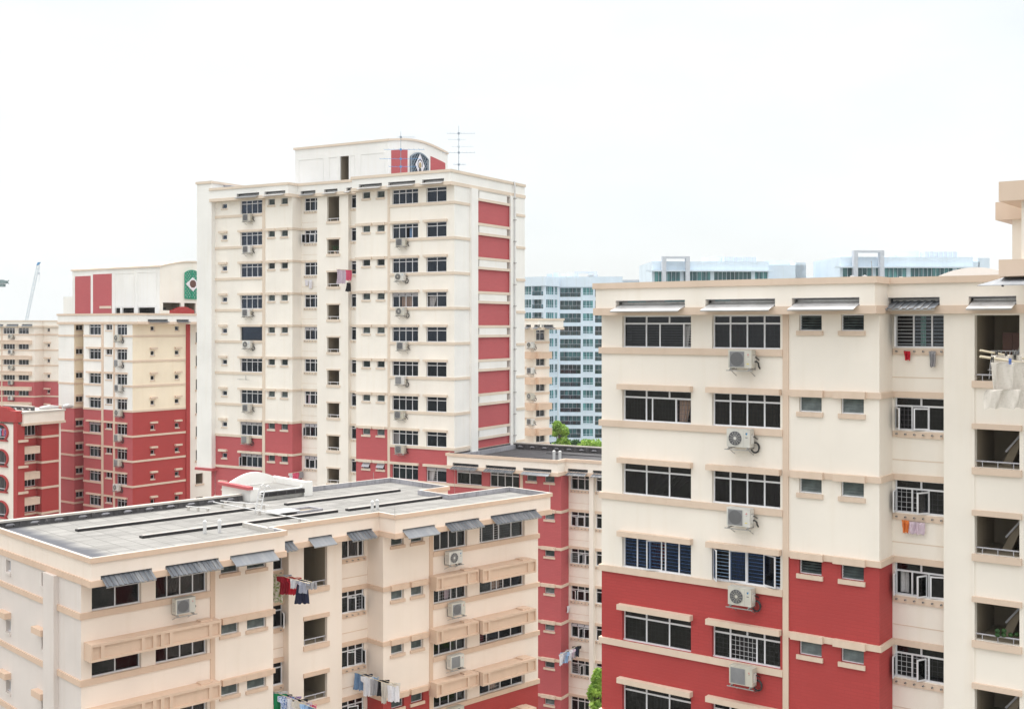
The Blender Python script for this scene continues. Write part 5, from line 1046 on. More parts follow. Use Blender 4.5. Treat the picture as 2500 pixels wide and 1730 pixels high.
for n in range(8):
    ac(Lb, le[4], Lb.t(le[4], [280,280,281,281,280,279.5,277.5,277][n], .4), S-FH*n-.66, f'white air conditioner on the green lattice block left of the tower, {ORD[n]} storey down', [0,2,1,0,2,2,0,1][n], sc=1.2)
# the block's roof box with red panels and green lattice
zb = S+2.0; Yb = 3.5
B0 = (Lb.u(177, Yb)); B1 = Lb.u(390, Yb); Db = 9.5; zt = Lb.z(B1, Yb, 651)
mb = MB(); BE = Edge((B0,Yb),(B1,Yb)); BE2 = Edge((B1,Yb),(B1,Yb+Db))
op = [(Lb.t(BE,a), Lb.t(BE,c), S+2.1, S+3.15, 1.5, 'room') for a, c in ((281,293.5),(298,327),(337,378))]
panel(mb, BE, zb, zt, op, 'white_t'); panel(mb, BE2, zb, zt, [(Lb.t(BE2,398),Lb.t(BE2,441),S+2.4,S+3.7,1.5,'inner'),(Lb.t(BE2,450),Lb.t(BE2,478),S+2.4,S+3.7,1.5,'inner')], 'cream_t')
panel(mb, Edge((B1,Yb+Db),(B0,Yb+Db)), zb, zt, [], 'white_t'); panel(mb, Edge((B0,Yb+Db),(B0,Yb)), zb, zt, [], 'white_t')
ar = archside(Yb, Yb+Db, zt, .7)
mb.face([(B1,y,z) for y, z in ar[::-1]], 'cream_t'); mb.face([(B0,y,z) for y, z in ar], 'white_t')
for (y0,z0),(y1,z1) in zip(ar[:-1],ar[1:]): mb.face([(B0,y0,z0),(B1,y0,z0),(B1,y1,z1),(B0,y1,z1)], 'white_t')
rb = link('roof_tank_house', mb.mesh('tank_house'), Lb.root)
mb = MB(); mb.box(B0-.15, B1+.15, Yb-.15, Yb+.0, zt-.05, zt+.15, 'tan_t')
for (y0,z0),(y1,z1) in zip(ar[:-1],ar[1:]): mb.hexa([(B0-.15,y0,z0),(B1+.15,y0,z0),(B1+.15,y1,z1),(B0-.15,y1,z1),(B0-.15,y0,z0+.15),(B1+.15,y0,z0+.15),(B1+.15,y1,z1+.15),(B0-.15,y1,z1+.15)], 'tan_t')
link('coping', mb.mesh('coping'), rb)
for a, c in ((183.7,221.3),(227.6,273)): mb = MB(); BE.box(mb, Lb.t(BE,a), Lb.t(BE,c), -.02, .04, S+2.2, zt-.55-(.15 if a < 200 else 0), 'red_t'); link('red_panel', mb.mesh('red_panel'), rb)
mb = MB(); BE.box(mb, Lb.t(BE,244.5), Lb.t(BE,273), .041, .1, S+3.1, S+3.4, 'tan'); link('tan_strip', mb.mesh('tan_strip'), rb)
mb = MB()
for a, c in ((281,329),(336,383)):
    t0, t1 = Lb.t(BE,a), Lb.t(BE,c)
    for q in ((t0,t1,zt-.6,zt-.52),(t0,t1,S+3.3,S+3.38),(t0,t0+.08,S+3.38,zt-.6),(t1-.08,t1,S+3.38,zt-.6)): BE.box(mb, q[0],q[1],-.01,.04,q[2],q[3],'white_t')
link('wall_moulding', mb.mesh('moulding'), rb)
t0, t1 = Lb.t(BE2, 450), Lb.t(BE2, 484); tm = (t0+t1)/2
lw = lattice(rb, BE2, t0, t1, S+4.2, lambda t: zt-.6+.35*(1-((t-tm)/(t1-t0)*2)**2), 'green', 'plaque', step=.36, th=.10)
emblem(rb, BE2, Lb.t(BE2,468.5), Lb.z(B1, Yb+Lb.t(BE2,468.5), 694), 1.0, .84, .14, 1)
# red arched pediment on the parapet
mb = MB(); EP = Edge((1.1,0),(1.1,D)); ta, tb = Lb.t(EP,393), D-.2; n = 12
for k in range(n):
    p, q = ta+(tb-ta)*k/n, ta+(tb-ta)*(k+1)/n; f = lambda t: S+2.8+.45*max(0,sin(pi*max(0,(t-ta-1.6))/(tb-ta-1.6))); EP.box(mb, p, q, -.4, .0, S+2.3, f((p+q)/2), 'red' if k > 2 else 'cream_t')
Lb.part('arched_pediment', mb)
mb = MB(); x0 = Lb.u(154.6, 3.6); mb.box(x0, B0-.02, 3.6, 9, S+1.9, Lb.z(B0,3.6,724), 'white_t'); Lb.part('side_roof_room', mb)

# ================================================================== FAR LEFT BLOCK
Fb = Bld('apartment_block', 84, 211, -20, 'farthest cream and red block of flats at the left edge, long tan sunshades', 'building', 'red and cream blocks of flats')
k_ = 211/F; S = Fb.z(0,0,815)
x0 = Fb.u(-30); D2 = 2.2; xr = Fb.u(99, D2); xe = Fb.u(150, D2)
FPs = [(x0,0),(0,0),(0,D2),(xe,D2),(xe,12),(x0,12)]
q = [Edge(FPs[i], FPs[(i+1) % 6]) for i in range(6)]
wa = (Fb.t(q[0],8), Fb.t(q[0],36)); wb = (Fb.t(q[0],45), Fb.t(q[0],70)); sm = Fb.t(q[2],118.5)
H = {k: [] for k in range(6)}
for n in range(8): s = S-FH*n; H[0] += [(wa[0],wa[1],s+.002,s+1.1),(wb[0],wb[1],s+.002,s+1.1)]; H[2] += [(sm-.3,sm+.3,s+.4,s+1.0)]
mb = MB()
for i in range(6): panel(mb, q[i], 0, S+1.3, H[i], 'cream', [(0,99,S-FH*3-.1)], 'red_t')
Fb.part('wall', mb)
mb = MB(); q[0].box(mb, Fb.t(q[0],3), Fb.t(q[0],6), -.02, .05, 0, S+1.2, 'tan'); Fb.part('pilaster_strip', mb)
for n in range(8):
    s = S-FH*n; mb = MB(); path(mb, [(x0,0),(0,0),(0,D2),(xe,D2)], .1, s-.25, s, 'tan'); Fb.part('sill_band', mb)
    if n: mb = MB(); q[0].box(mb, Fb.t(q[0],5), Fb.t(q[0],78), -.02, .7, s+.95, s+1.65, 'tan'); q[0].box(mb, Fb.t(q[0],6), Fb.t(q[0],77), .7, .74, s+1.55, s+1.65, 'tan_a'); Fb.part('sunshade', mb)
    window(Fb, q[0], *wa, s+.002, s+1.1, 'bedroom_window', n=4, top=.3 if n == 0 else 0, grille='grid' if n % 2 else None, gmat='grille'); window(Fb, q[0], *wb, s+.002, s+1.1, 'bedroom_window', n=3, top=.3 if n == 0 else 0, curtain=('c_whitec',0,1) if n == 2 else None)
    window(Fb, q[2], sm-.3, sm+.3, s+.4, s+1.0, 'bathroom_window', n=1, top=0, sill=True, hood=None if n == 0 else (.7,.25,.4,.5,.2))
FP = [(x0,-.4),(.2,-.4),(.2,D2-.3),(xe,D2-.3),(xe,12),(x0,12)]; e0 = Edge(FP[0],FP[1])
fascia(Fb, FP, S, [(0, Fb.t(e0,a), Fb.t(e0,c), 'sheetg') for a, c in ((-10,8),(16,45),(53,79))], ('cream_t','tan_t','tan_t'), can=(1.66,1.4,.4))
for n in range(5): ac(Fb, q[0], Fb.t(q[0],20,.4), S-FH*n-.75, f'tiny white air conditioner on the farthest left block, {ORD[n]} storey down', n % 2, sc=1.15)

# ================================================================== LEFT EDGE BLOCK WITH HORSESHOE WINDOWS
Nb = Bld('apartment_block', 43, 126, -30, 'red block of flats at the left edge with horseshoe shaped window surrounds', 'building', 'red and cream blocks of flats')
# local x runs along the cream front face, local y along the red side face
S = Nb.z(0, 1, 1068); y1, y2, y3, y4, y5 = [Nb.v(p) for p in (60, 89, 102, 143.5, 147)]
dp = 1.0
NP = [(-8,0),(0,0),(0,y1),(-dp,y1),(-dp,y2+.8),(0,y3),(0,y5),(-8,y5)]
q = [Edge(NP[i], NP[(i+1) % 8]) for i in range(8)]
wn = (Nb.t(q[3],59.5), Nb.t(q[3],87)); H3 = [(max(.05,wn[0]),wn[1],S-FH*n+.1,S-FH*n+(1.3 if n == 0 else 1.1)) for n in range(6)]
mb = MB()
for i in range(8): panel(mb, q[i], 0, S+1.5, H3 if i == 3 else [], 'red' if i not in (0,) else 'cream')
Nb.part('wall', mb)
mb = MB(); q[5].box(mb, Nb.t(q[5],143.6), q[5].L, -.02, .1, 0, S+1.4, 'cream'); Nb.part('pilaster_strip', mb)
mb = MB(); q[0].box(mb, Nb.t(q[0],36), 8.08, -.02, .18, 0, S+2.9, 'red'); Nb.part('red_pilaster', mb)
for n in range(6):
    s = S-FH*n
    mb = MB(); path(mb, [(-dp,y1),(-dp,y2+.8),(0,y3),(0,y4)], .08, s-.22, s+.02, 'tan'); Nb.part('sill_band', mb); mb = MB(); q[1].box(mb, .0, y1+.3, -.02, .25, s-.45, s-.2, 'tan'); Nb.part('sill_band', mb)
    window(Nb, q[3], max(.05,wn[0]), wn[1], s+.1, s+(1.3 if n == 0 else 1.1), 'bedroom_window', n=3, top=0, curtain=('c_mint',.6,.8) if n == 0 else None, recess=.12)
    if n: mb = MB(); a, c = Nb.t(q[3],58,.8), Nb.t(q[3],98,.8); q[3].box(mb, .02, c, -.02, .8, s+.95, s+1.75, 'tan'); q[3].box(mb, .4, c-.1, .8, .84, s+1.62, s+1.75, 'tan'); q[3].box(mb, .1, .22, .8, .84, s+1.0, s+1.62, 'tan'); Nb.part('sunshade', mb)
mb = MB(); mb.box(-7, .35, .5, y5+.3, S+1.5, S+2.66, 'cream'); Nb.part('fascia', mb)
mb = MB(); mb.box(-7, .45, .4, y5+.4, S+1.32, S+1.58, 'tan'); Nb.part('lower_cornice_band', mb); mb = MB(); mb.box(-7, .45, .4, y5+.4, S+2.66, S+2.84, 'capw'); Nb.part('cornice', mb)
# horseshoe surrounds on the cream face
def horseshoe(r, zc, foot): 
    n = 20; a0 = radians(-50); pts = [(r*cos(a), zc+r*.78*sin(a)) for a in [a0+(pi+2*radians(50))*k/n for k in range(n+1)]]
    return pts+[(-r*.95, zc-foot), (r*.95, zc-foot)]
cxh = Nb.t(q[0], 3.5)
for n in range(5):
    s = S-FH*n; mb = MB(); P = lambda x, z, o: q[0].P(cxh+x, o, z)
    o1, o2 = horseshoe(1.28, s+.55, .95), horseshoe(1.08, s+.55, .8)
    for a in range(len(o1)):
        b_ = (a+1) % len(o1); mb.hexa([P(*o1[a],.02),P(*o1[b_],.02),P(*o2[b_],.02),P(*o2[a],.02),P(*o1[a],.2),P(*o1[b_],.2),P(*o2[b_],.2),P(*o2[a],.2)], 'red')
    ho = Nb.part('arch_surround', mb); mb = MB(); mb.face([P(x,z,.03) for x, z in o2], 'room'); 
    for x in (-.6,0,.6): mb.bar(P(x,s-.2,.05), P(x,s+1.25,.05), .025, 'grilled')
    mb.bar(P(-.9,s+.05,.09), P(.9,s+.05,.09), .03, 'alu'); link('recessed_window', mb.mesh('recess'), ho)
for k, (dx, m, lb) in enumerate(((.1,'c_lblue','light blue shirt'),(.3,'c_navy','navy shirt'),(.5,'c_pink','pink shirt'),(.68,'c_curt','brown shirt'),(.88,'c_purple','purple dress'))):
    pz = Nb.world(q[0], cxh+dx, .16, S+1.0); garment('dress' if k == 4 else 'shirt', pz, Vector((Nb.ex.x, Nb.ex.y, 0)), .3, .8, m, lb+' drying inside the topmost horseshoe window at the left edge')
mb = MB(); n = 14
for k in range(n):
    c0 = Nb.t(q[0],8); p, r_ = 3+5.1*k/n, 3+5.1*(k+1)/n; zz = lambda t: S+2.95+.4*max(0,cos(max(-1,min(1,(t-c0)/1.45))*pi/2)); q[0].box(mb, p, r_, -.5, .25, S+1.75, zz((p+r_)/2), 'red')
Nb.part('arched_pediment', mb)
for k, (xx, yy, L, lb) in enumerate(((-1.0,3.6,2.4,'white rolled sheet lying on the roof edge of the horseshoe window block'),(-.7,6.4,1.4,'short white roll at the far end of the horseshoe window block roof'))):
    p = Nb.w(xx, yy); mb = MB(); mb.tube([(0,0,.15),(L*.5,0,.22),(L,0,.15)], [.2,.26,.16], 'sheetw', 9); o = link('sheet_roll', mb.mesh('roll'), None, (p.x,p.y,S+2.84), Nb.phi+pi/2); tag(o, lb, 'roll', 'white rolls on the left edge roof')
balustrade(Nb, -5, -.3, 2.2, S+2.84, .5)

# ================================================================== MIDDLE BLOCK behind the wing, with sunshades
Mb = Bld('apartment_block', 1303, 128, -46, 'small slice of cream and red block with tan sunshades right of the tallest tower', 'building', 'red and cream blocks of flats')
S = Mb.z(0, 0, 832); 
Dm = Mb.v(1341); MP = [(-7,0),(0,0),(0,Dm),(-7,Dm)]; q = [Edge(MP[i], MP[(i+1) % 4]) for i in range(4)]
wm = (Mb.t(q[1],1309), Mb.t(q[1],1331)); H1 = [(wm[0],wm[1],S-FH*n+.05,S-FH*n+1.2) for n in range(9)]
mb = MB()
for i in range(4): panel(mb, q[i], 0, S+1.3, H1 if i == 1 else [], 'cream', [(0,99,S-FH*4-.1+FH*.4*0)], 'red_a')
Mb.part('wall', mb)
for n in range(9):
    s = S-FH*n; mb = MB(); path(mb, [(-7,0),(0,0),(0,Dm)], .08, s-.3, s-.05, 'tan'); Mb.part('sill_band', mb)
    window(Mb, q[1], *wm, s+.05, s+1.2, 'bedroom_window', n=2, top=.3 if n == 0 else 0, curtain=('c_whitec',.3,.8) if n in (1,2,4) else None, grille='grid' if n == 4 else None)
    if n: 
        mb = MB(); q[1].box(mb, Mb.t(q[1],1316,.8), Mb.t(q[1],1348,.8), -.02, .8, s+.85, s+1.6, 'tan_a'); q[1].box(mb, Mb.t(q[1],1316,.8)+.3, Mb.t(q[1],1348,.8)-.5, .8, .84, s+1.5, s+1.6, 'tan'); Mb.part('sunshade', mb)
        mb = MB(); q[0].box(mb, Mb.t(q[0],1272,.8), Mb.t(q[0],1296,.8), -.02, .8, s+.85, s+1.6, 'tan_a'); Mb.part('sunshade', mb)
    if n < 5: ac(Mb, q[0], Mb.t(q[0],1287,.4), s-.75, f'white air conditioner half hidden behind the tower edge, {ORD[n]} storey of the sunshade block', n % 2, sc=1.1)
FP = [(-7,-1),(1.6,-1),(1.6,Dm+.6),(-7,Dm+.6)]; e0 = Edge(FP[1],FP[2]); e1 = Edge(FP[0],FP[1])
fascia(Mb, FP, S, [(1, Mb.t(e0,1327), Mb.t(e0,1351), 'corr'), (0, Mb.t(e1,1283), Mb.t(e1,1296), 'corr'), (0, Mb.t(e1,1304), Mb.t(e1,1318), 'corr')], ('cream_t','tan_t','tan_t'), can=(1.66,1.35,.5))

# ================================================================== WHITE CONDOMINIUM behind
def cwin(b, E, t0, t1, z0, z1, kind):
    w, h = t1-t0, z1-z0
    def f():
        mb = MB()
        if kind == 'bal':
            mb.box(0, w, 1.1, 1.16, 0, h, 'cglassd'); n = max(2, int(w/.9))
            for k in range(n+1): mb.box(w*k/n-.03, w*k/n+.03, 1.04, 1.1, 0, h, 'condog')
        else:
            mb.box(0, w, .12, .16, 0, h, 'cglass'); n = max(2, int(w/.75))
            for k in range(n+1): mb.box(w*k/n-.03, w*k/n+.03, .05, .12, 0, h, 'condo')
            mb.box(0, w, .05, .12, h*.22, h*.26, 'condo'); mb.box(-.05, w+.05, -.08, .0, -.12, -.002, 'condo')
        return mb.mesh(kind)
    o = link('balcony_door' if kind == 'bal' else 'window', cached(('cw', kind, round(w,1), round(h,1)), f), b.root, E.P(t0, 0, z0), E.a)
    if kind == 'bal':
        def g():
            mb = MB(); mb.box(0, w, .02, .05, .05, .95, 'cglassr'); mb.box(0, w, .0, .07, .95, 1.0, 'condog')
            for k in range(int(w/2.4)+2): x = min(w, k*2.4); mb.box(x-.02, x+.02, .0, .06, 0, .95, 'condog')
            return mb.mesh('railing')
        link('railing', cached(('cr', round(w,1)), g), o)
M['cglassr'] = glass('railing_glass', (.40,.62,.66))
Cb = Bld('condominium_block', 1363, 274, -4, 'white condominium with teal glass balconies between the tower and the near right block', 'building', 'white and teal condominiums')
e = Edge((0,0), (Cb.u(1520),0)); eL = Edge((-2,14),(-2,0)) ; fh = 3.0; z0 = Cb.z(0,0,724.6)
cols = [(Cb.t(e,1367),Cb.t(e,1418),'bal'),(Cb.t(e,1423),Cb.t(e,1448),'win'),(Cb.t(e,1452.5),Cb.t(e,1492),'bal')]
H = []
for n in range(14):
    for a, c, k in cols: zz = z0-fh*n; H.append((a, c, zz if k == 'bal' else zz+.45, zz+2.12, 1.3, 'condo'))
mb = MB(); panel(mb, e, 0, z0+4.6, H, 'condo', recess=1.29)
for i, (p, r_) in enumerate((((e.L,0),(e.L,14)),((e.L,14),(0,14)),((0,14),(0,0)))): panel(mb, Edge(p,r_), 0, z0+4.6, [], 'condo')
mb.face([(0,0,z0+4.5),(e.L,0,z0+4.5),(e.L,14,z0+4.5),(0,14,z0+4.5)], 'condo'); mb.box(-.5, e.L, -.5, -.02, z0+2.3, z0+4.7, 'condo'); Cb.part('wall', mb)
for n in range(14):
    for a, c, k in cols: zz = z0-fh*n; cwin(Cb, e, a, c, zz if k == 'bal' else zz+.45, zz+2.12, k)
def frame_on_roof(b, x0, x1, y, z0, z1, th=.9):
    mb = MB(); mb.box(x0, x0+th*.9, y, y+1.2, z0, z1, 'condog'); mb.box(x1-th*.9, x1, y, y+1.2, z0, z1, 'condog'); mb.box(x0+th*.9, x1-th*.9, y, y+1.2, z1-th*.45, z1, 'condog'); b.part('roof_frame', mb)
frame_on_roof(Cb, Cb.u(1403,3), Cb.u(1458,3), 3, z0+4, Cb.z(0,3,663), .9)
mb = MB()
for x in range(5): mb.box(Cb.u(1335,5)+x*1.6, Cb.u(1335,5)+x*1.6+1.2, 5, 7, z0+4, z0+5.6+.3*(x%2), 'condo')
Cb.part('roof_plant', mb)
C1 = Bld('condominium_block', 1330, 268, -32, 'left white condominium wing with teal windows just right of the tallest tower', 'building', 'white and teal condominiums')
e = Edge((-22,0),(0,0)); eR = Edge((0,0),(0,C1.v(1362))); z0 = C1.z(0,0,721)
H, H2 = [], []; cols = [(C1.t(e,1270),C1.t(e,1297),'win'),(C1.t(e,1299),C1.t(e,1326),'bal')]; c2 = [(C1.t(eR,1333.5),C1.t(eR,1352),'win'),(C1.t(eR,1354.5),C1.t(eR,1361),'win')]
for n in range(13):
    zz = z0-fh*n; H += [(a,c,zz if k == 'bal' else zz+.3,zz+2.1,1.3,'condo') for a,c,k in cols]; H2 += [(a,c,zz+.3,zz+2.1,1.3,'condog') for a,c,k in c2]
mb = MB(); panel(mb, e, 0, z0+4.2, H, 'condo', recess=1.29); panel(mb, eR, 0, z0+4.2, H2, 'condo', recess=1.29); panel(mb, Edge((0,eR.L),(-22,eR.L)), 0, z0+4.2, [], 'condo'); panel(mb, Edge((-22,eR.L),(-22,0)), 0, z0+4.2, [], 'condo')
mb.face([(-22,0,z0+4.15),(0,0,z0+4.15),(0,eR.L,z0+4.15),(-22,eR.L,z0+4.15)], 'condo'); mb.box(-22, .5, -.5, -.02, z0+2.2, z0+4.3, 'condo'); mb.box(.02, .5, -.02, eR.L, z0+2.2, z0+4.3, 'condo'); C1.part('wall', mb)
for n in range(13):
    zz = z0-fh*n
    for a, c, k in cols: cwin(C1, e, a, c, zz if k == 'bal' else zz+.3, zz+2.1, k)
    for a, c, k in c2: cwin(C1, eR, a, c, zz+.3, zz+2.1, k)
def roofblock(px0, px1, Y, ytop, yg0, yg1, frame, tank, low, label, extra=()):
    b = Bld('condominium_block', px0, Y, 2, label, 'building', 'white and teal condominiums'); e = Edge((0,0),(b.u(px1),0)); zt = b.z(0,0,ytop); g1, g0 = b.z(0,0,yg0), b.z(0,0,yg1)
    mb = MB(); hs = []; L = e.L; segs = [(.02,.24),(.27,.5),(.53,.85),(.88,.99)]
    for n in range(11):
        hs += [(a*L,c*L,g0-1-3*n,g1-3*n,1.3,'condog') for a, c in segs]
    panel(mb, e, 0, zt, hs, 'condo', recess=1.29)
    for p, r_ in (((L,0),(L,16)),((L,16),(0,16)),((0,16),(0,0))): panel(mb, Edge(p,r_), 0, zt, [], 'condo')
    mb.face([(0,0,zt-.05),(L,0,zt-.05),(L,16,zt-.05),(0,16,zt-.05)], 'condo'); mb.box(-1.2, L+.5, -1.0, -.02, g1+.0, g1+.25, 'condo'); b.part('wall', mb)
    for n in range(11):
        for a, c in segs: cwin(b, e, a*L, c*L, g0-1-3*n, g1-3*n, 'win')
    frame_on_roof(b, b.u(frame[0],-1.5), b.u(frame[1],-1.5), -1.5, g0-6, b.z(0,-1.5,frame[2]), .8)
    mb = MB(); a, c = b.u(tank[0],4), b.u(tank[1],4); zz = b.z(0,4,tank[2]); mb.box(a, c, 4, 6, zt-.5, zz, 'condog')
    for k in range(8): x = a+(c-a)*k/7; mb.box(x-.06, x+.06, 3.9, 3.98, zt-.5, zz, 'condo')
    b.part('water_tank', mb)
    for (p, r_, yy) in low: mb = MB(); mb.box(b.u(p,2), b.u(r_,2), 2, 14, 0, b.z(0,2,yy), 'condo'); b.part('side_block', mb)
    for (p, r_, yy) in extra: mb = MB(); mb.box(b.u(p,6), b.u(r_,6), 6, 9, zt-1, b.z(0,6,yy), 'condo'); b.part('roof_room', mb)
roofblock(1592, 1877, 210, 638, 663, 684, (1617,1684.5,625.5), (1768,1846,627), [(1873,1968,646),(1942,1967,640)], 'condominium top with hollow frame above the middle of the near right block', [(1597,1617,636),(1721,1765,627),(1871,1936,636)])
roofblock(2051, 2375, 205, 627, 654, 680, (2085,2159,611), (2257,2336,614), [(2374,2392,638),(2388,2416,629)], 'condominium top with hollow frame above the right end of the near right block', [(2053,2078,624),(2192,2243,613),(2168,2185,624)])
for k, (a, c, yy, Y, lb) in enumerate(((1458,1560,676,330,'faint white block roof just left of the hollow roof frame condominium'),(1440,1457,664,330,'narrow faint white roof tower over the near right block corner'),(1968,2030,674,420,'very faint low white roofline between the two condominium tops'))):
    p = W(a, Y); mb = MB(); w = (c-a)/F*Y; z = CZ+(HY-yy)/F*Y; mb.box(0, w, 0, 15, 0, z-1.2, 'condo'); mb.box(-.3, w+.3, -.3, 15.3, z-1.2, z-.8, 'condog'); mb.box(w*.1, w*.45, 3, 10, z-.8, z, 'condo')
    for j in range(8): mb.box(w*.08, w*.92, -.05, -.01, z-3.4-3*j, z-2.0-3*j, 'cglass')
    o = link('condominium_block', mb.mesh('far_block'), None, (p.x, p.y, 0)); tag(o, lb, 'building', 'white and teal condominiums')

# ================================================================== cranes
Y = 420; k = Y/F
o = link('crawler_crane', None, None, W(30, Y)); tag(o, 'pale lattice crane boom with a blue tip rising behind the far left block', 'crane')
def lat(p0, p1, w, m, n=14):
    mb = MB(); p0, p1 = Vector(p0), Vector(p1); d = (p1-p0).normalized(); u = Vector((d.z,0,-d.x))*w; v = Vector((0,w,0)); r = .05
    c = [u+v, u-v, -u-v, -u+v]
    for q in c: mb.bar(p0+q, p1+q, r, m)
    for j in range(n):
        a, b_ = p0+(p1-p0)*j/n, p0+(p1-p0)*(j+1)/n
        for i in range(4): mb.bar(a+c[i], b_+c[(i+1)%4], r*.6, m)
    return mb
zz = lambda py: CZ+(HY-py)*k; xx = lambda px: (px-30)*k
link('boom', lat((xx(10),0,2), (xx(93),0,zz(648)), .36, 'crane', 30).mesh('boom'), o)
mb = MB(); mb.hexa([(xx(90),-.5,zz(648)),(xx(95),-.5,zz(646)),(xx(95),.5,zz(646)),(xx(90),.5,zz(648)),(xx(93),-.5,zz(640.5)),(xx(98.5),-.5,zz(640)),(xx(98.5),.5,zz(640)),(xx(93),.5,zz(640.5))], 'craneb'); link('boom_tip', mb.mesh('tip'), o)
mb = MB(); mb.bar((xx(96),0,zz(643)), (xx(95.5),0,zz(688)), .06, 'crane'); mb.box(xx(94), xx(97), -.3, .3, zz(670), zz(664.5), 'condog'); link('hook_block', mb.mesh('hook'), o)
mb = MB(); mb.box(xx(0), xx(34), -3, 3, 0, 4.5, 'craneb'); link('cab', mb.mesh('cab'), o)
Y = 300; k = Y/F; o = link('tower_crane', None, None, W(-30, Y)); tag(o, 'grey end of a tower crane jib poking in at the left edge', 'crane'); zz = lambda py: CZ+(HY-py)*k; xx = lambda px: (px+30)*k
mb = MB(); mb.box(xx(-30), xx(16), -.9, .9, zz(692), zz(685), 'craneg'); mb.box(xx(-4), xx(11), -.7, .7, zz(700), zz(693), 'craneg'); mb.box(xx(2), xx(9), -.5, .5, zz(685), zz(683), 'craneg'); mb.bar((xx(15),0,zz(690)), (xx(22),0,zz(684)), .1, 'craneg'); mb.bar((xx(15),0,zz(685)), (xx(22),0,zz(693)), .08, 'craneg'); link('jib', mb.mesh('jib'), o)
link('mast', lat((xx(-34),0,0), (xx(-34),0,zz(660)), .9, 'craneg', 20).mesh('mast'), o)

# ================================================================== trees
def tree(px, Y, ytop, rx, ybot, label, m='leafl', leaf=.3, seed=1, narrow=False, n=5200):
    rnd = random.Random(seed); base = W(px, Y); zt = CZ+(HY-ytop)/F*Y; zb = max(3, CZ+(HY-ybot)/F*Y); R_ = rx/F*Y
    o = link('tree', None, None, base); tag(o, label, 'tree', 'trees between the blocks')
    mb = MB(); mb.tube([(0,0,0),(.1,0,zb*.5),(-.1,.1,zb),(.05,0,zt-2)], [.32,.24,.17,.04], 'bark', 9)
    cl = []
    for k in range(34):
        f = rnd.random(); zc = zb+(zt-.6-zb)*f; rr = R_*((1-f)**.6*.9+.12 if narrow else sin(pi*min(.97,.18+.8*f))**.7); a = rnd.uniform(0, 6.28); d = rr*rnd.uniform(.35,1)
        c = Vector((cos(a)*d, sin(a)*d, zc)); cl.append((c, rnd.uniform(.28,.5)*R_*(.8 if narrow else 1)))
        mb.tube([(0,0,max(zb*.6,zc-1.5-d*.5)), tuple(c)], [.06,.02], 'bark', 5)
    link('trunk', mb.mesh('trunk'), o); mb = MB()
    for j in range(n):
        c, r = cl[j % len(cl)]; v = Vector((rnd.gauss(0,1), rnd.gauss(0,1), rnd.gauss(0,.8))).normalized()*r*rnd.uniform(.45,1.05)**.6; p = c+v
        if p.z > zt: continue
        a = Vector((rnd.gauss(0,1), rnd.gauss(0,1), rnd.gauss(0,1))).normalized(); b_ = a.cross(Vector((rnd.gauss(0,1), rnd.gauss(0,1), rnd.gauss(0,1)))).normalized(); s_ = leaf*rnd.uniform(.5,1.1)
        mb.face([p-a*s_*.5, p+b_*s_*.3, p+a*s_*.5, p-b_*s_*.3], m)
    link('crown', mb.mesh('crown'), o)
tree(1366, 150, 1018, 34, 1200, 'tall narrow bright green tree right of the sunshade block', leaf=.42, seed=3, narrow=True, n=9000)
tree(1396, 158, 1066, 34, 1180, 'dark green tree between the two bright trees behind the low wing', 'leafd', .42, 4, n=6000)
tree(1440, 150, 1072, 55, 1180, 'low bright green tree against the near right block edge', leaf=.42, seed=5, n=9000)
tree(1409, 146, 1076, 22, 1150, 'small round bright bush top at the left of the low bright tree', leaf=.36, seed=9, n=3000)
tree(1462, 62, 1615, 30, 1850, 'leafy green tree at the bottom, in the gap left of the near right block', leaf=.30, seed=6, n=6500)

# ================================================================== ground
mb = MB(); mb.face([(-3000,-600,0),(3000,-600,0),(3000,5000,0),(-3000,5000,0)], 'ground'); o = link('ground', mb.mesh('ground')); o['kind'] = 'structure'
M['road'] = flat('asphalt', (.05,.05,.052), .9)
mb = MB(); mb.box(-90, 120, 60, 67, .004, .02, 'road'); mb.box(-60, -52, -100, 59.9, .004, .02, 'road'); o = link('road', mb.mesh('road')); o['kind'] = 'structure'

m, t_, o_ = nt('haze_air'); pv = N(t_, 'ShaderNodeVolumePrincipled', Density=HAZE); pv.inputs['Color'].default_value = (.96,.98,1,1); pv.inputs['Anisotropy'].default_value = .2; t_.links.new(pv.outputs[0], o_.inputs['Volume']); M['haze'] = m
mb = MB(); mb.box(-320, 320, -60, 620, -1, 95, 'haze'); o = link('haze', mb.mesh('haze')); o['kind'] = 'stuff'
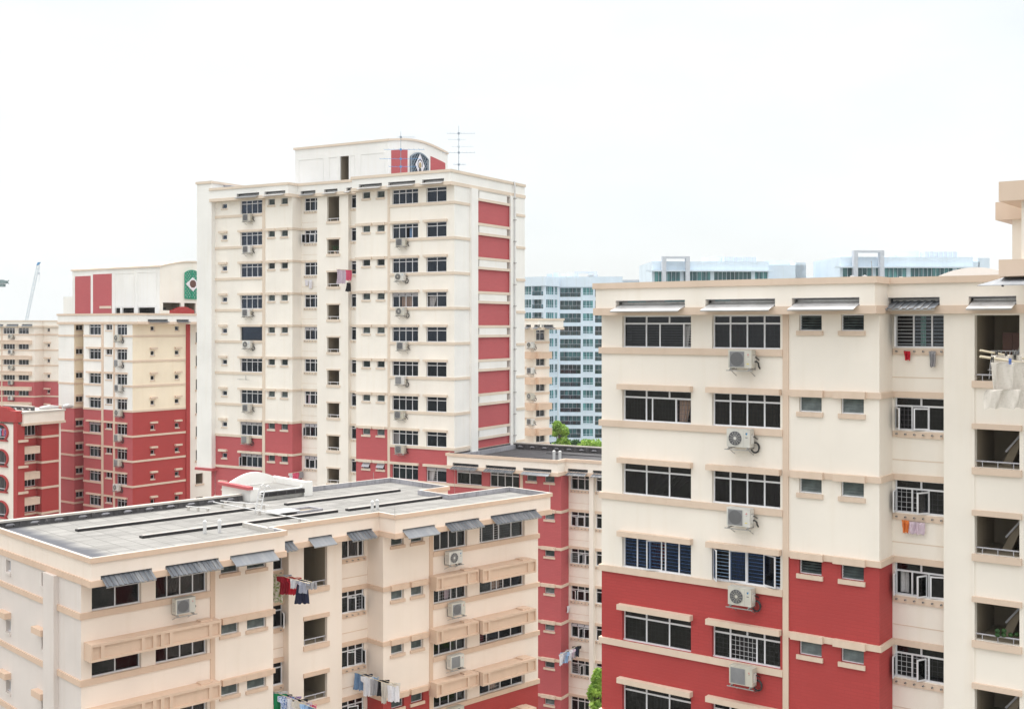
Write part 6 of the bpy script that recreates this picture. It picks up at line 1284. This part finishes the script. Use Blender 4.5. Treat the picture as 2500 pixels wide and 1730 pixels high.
# ================================================================== light, sky, camera
SUN_EL, SUN_AZ = 68, -28     # azimuth measured from the view direction, left negative
w = bpy.data.worlds.new('World'); SC.world = w; w.use_nodes = True; t = w.node_tree; t.nodes.clear()
out = N(t, 'ShaderNodeOutputWorld'); bg = N(t, 'ShaderNodeBackground', Strength=.1)
sky = N(t, 'ShaderNodeTexSky', sky_type='NISHITA'); sky.sun_disc = False; sky.sun_elevation = radians(SUN_EL); sky.sun_rotation = radians(SUN_AZ); sky.dust_density = 3; sky.air_density = 1.0
tc = N(t, 'ShaderNodeTexCoord'); sp = N(t, 'ShaderNodeSeparateXYZ'); t.links.new(tc.outputs['Generated'], sp.inputs[0])
# thin bright cloud sheet: brighter overhead than at the horizon, with soft holes
el = N(t, 'ShaderNodeMapRange'); el.inputs[1].default_value = .30; el.inputs[2].default_value = 1; el.inputs[3].default_value = 0; el.inputs[4].default_value = 1; t.links.new(sp.outputs[2], el.inputs[0])
mp = N(t, 'ShaderNodeMapping'); mp.inputs['Scale'].default_value = (1,1,2.6); t.links.new(tc.outputs['Generated'], mp.inputs[0])
cn = N(t, 'ShaderNodeTexNoise', Scale=2.2, Detail=7.0, Roughness=.55); t.links.new(mp.outputs[0], cn.inputs['Vector'])
cf = ramp(t, cn.outputs[0], .38, .60, (.80,.80,.80,1), (1,1,1,1))
cb_ = mixc(t, (6.36,6.6,6.66,1), (18.6,18.3,17.8,1), el.outputs[0])
t.links.new(mixc(t, sky.outputs[0], cb_, cf), bg.inputs[0]); t.links.new(bg.outputs[0], out.inputs[0])
sl_ = bpy.data.lights.new('sun', 'SUN'); sl_.energy = 2.0; sl_.angle = radians(6); sl_.color = (1,.96,.90)
so_ = bpy.data.objects.new('sun', sl_); COL.objects.link(so_)
dv = Vector((sin(radians(SUN_AZ))*cos(radians(SUN_EL)), cos(radians(SUN_AZ))*cos(radians(SUN_EL)), sin(radians(SUN_EL)))); so_.rotation_euler = dv.to_track_quat('Z', 'Y').to_euler(); so_.location = (0,0,120)
cam = bpy.data.cameras.new('camera'); cam.sensor_width = 36; cam.lens = F/2500*36; cam.shift_y = -(865-HY)/2500; cam.clip_end = 8000; cam.clip_start = .5
co = bpy.data.objects.new('camera', cam); COL.objects.link(co); co.location = (0,0,CZ); co.rotation_euler = (radians(90),0,0); SC.camera = co
SC.view_settings.view_transform = 'Standard'; SC.view_settings.look = 'None'; SC.view_settings.gamma = 1; SC.view_settings.exposure = 0.68
SC.cycles.max_bounces = 8; SC.cycles.transparent_max_bounces = 16; SC.cycles.use_denoising = True
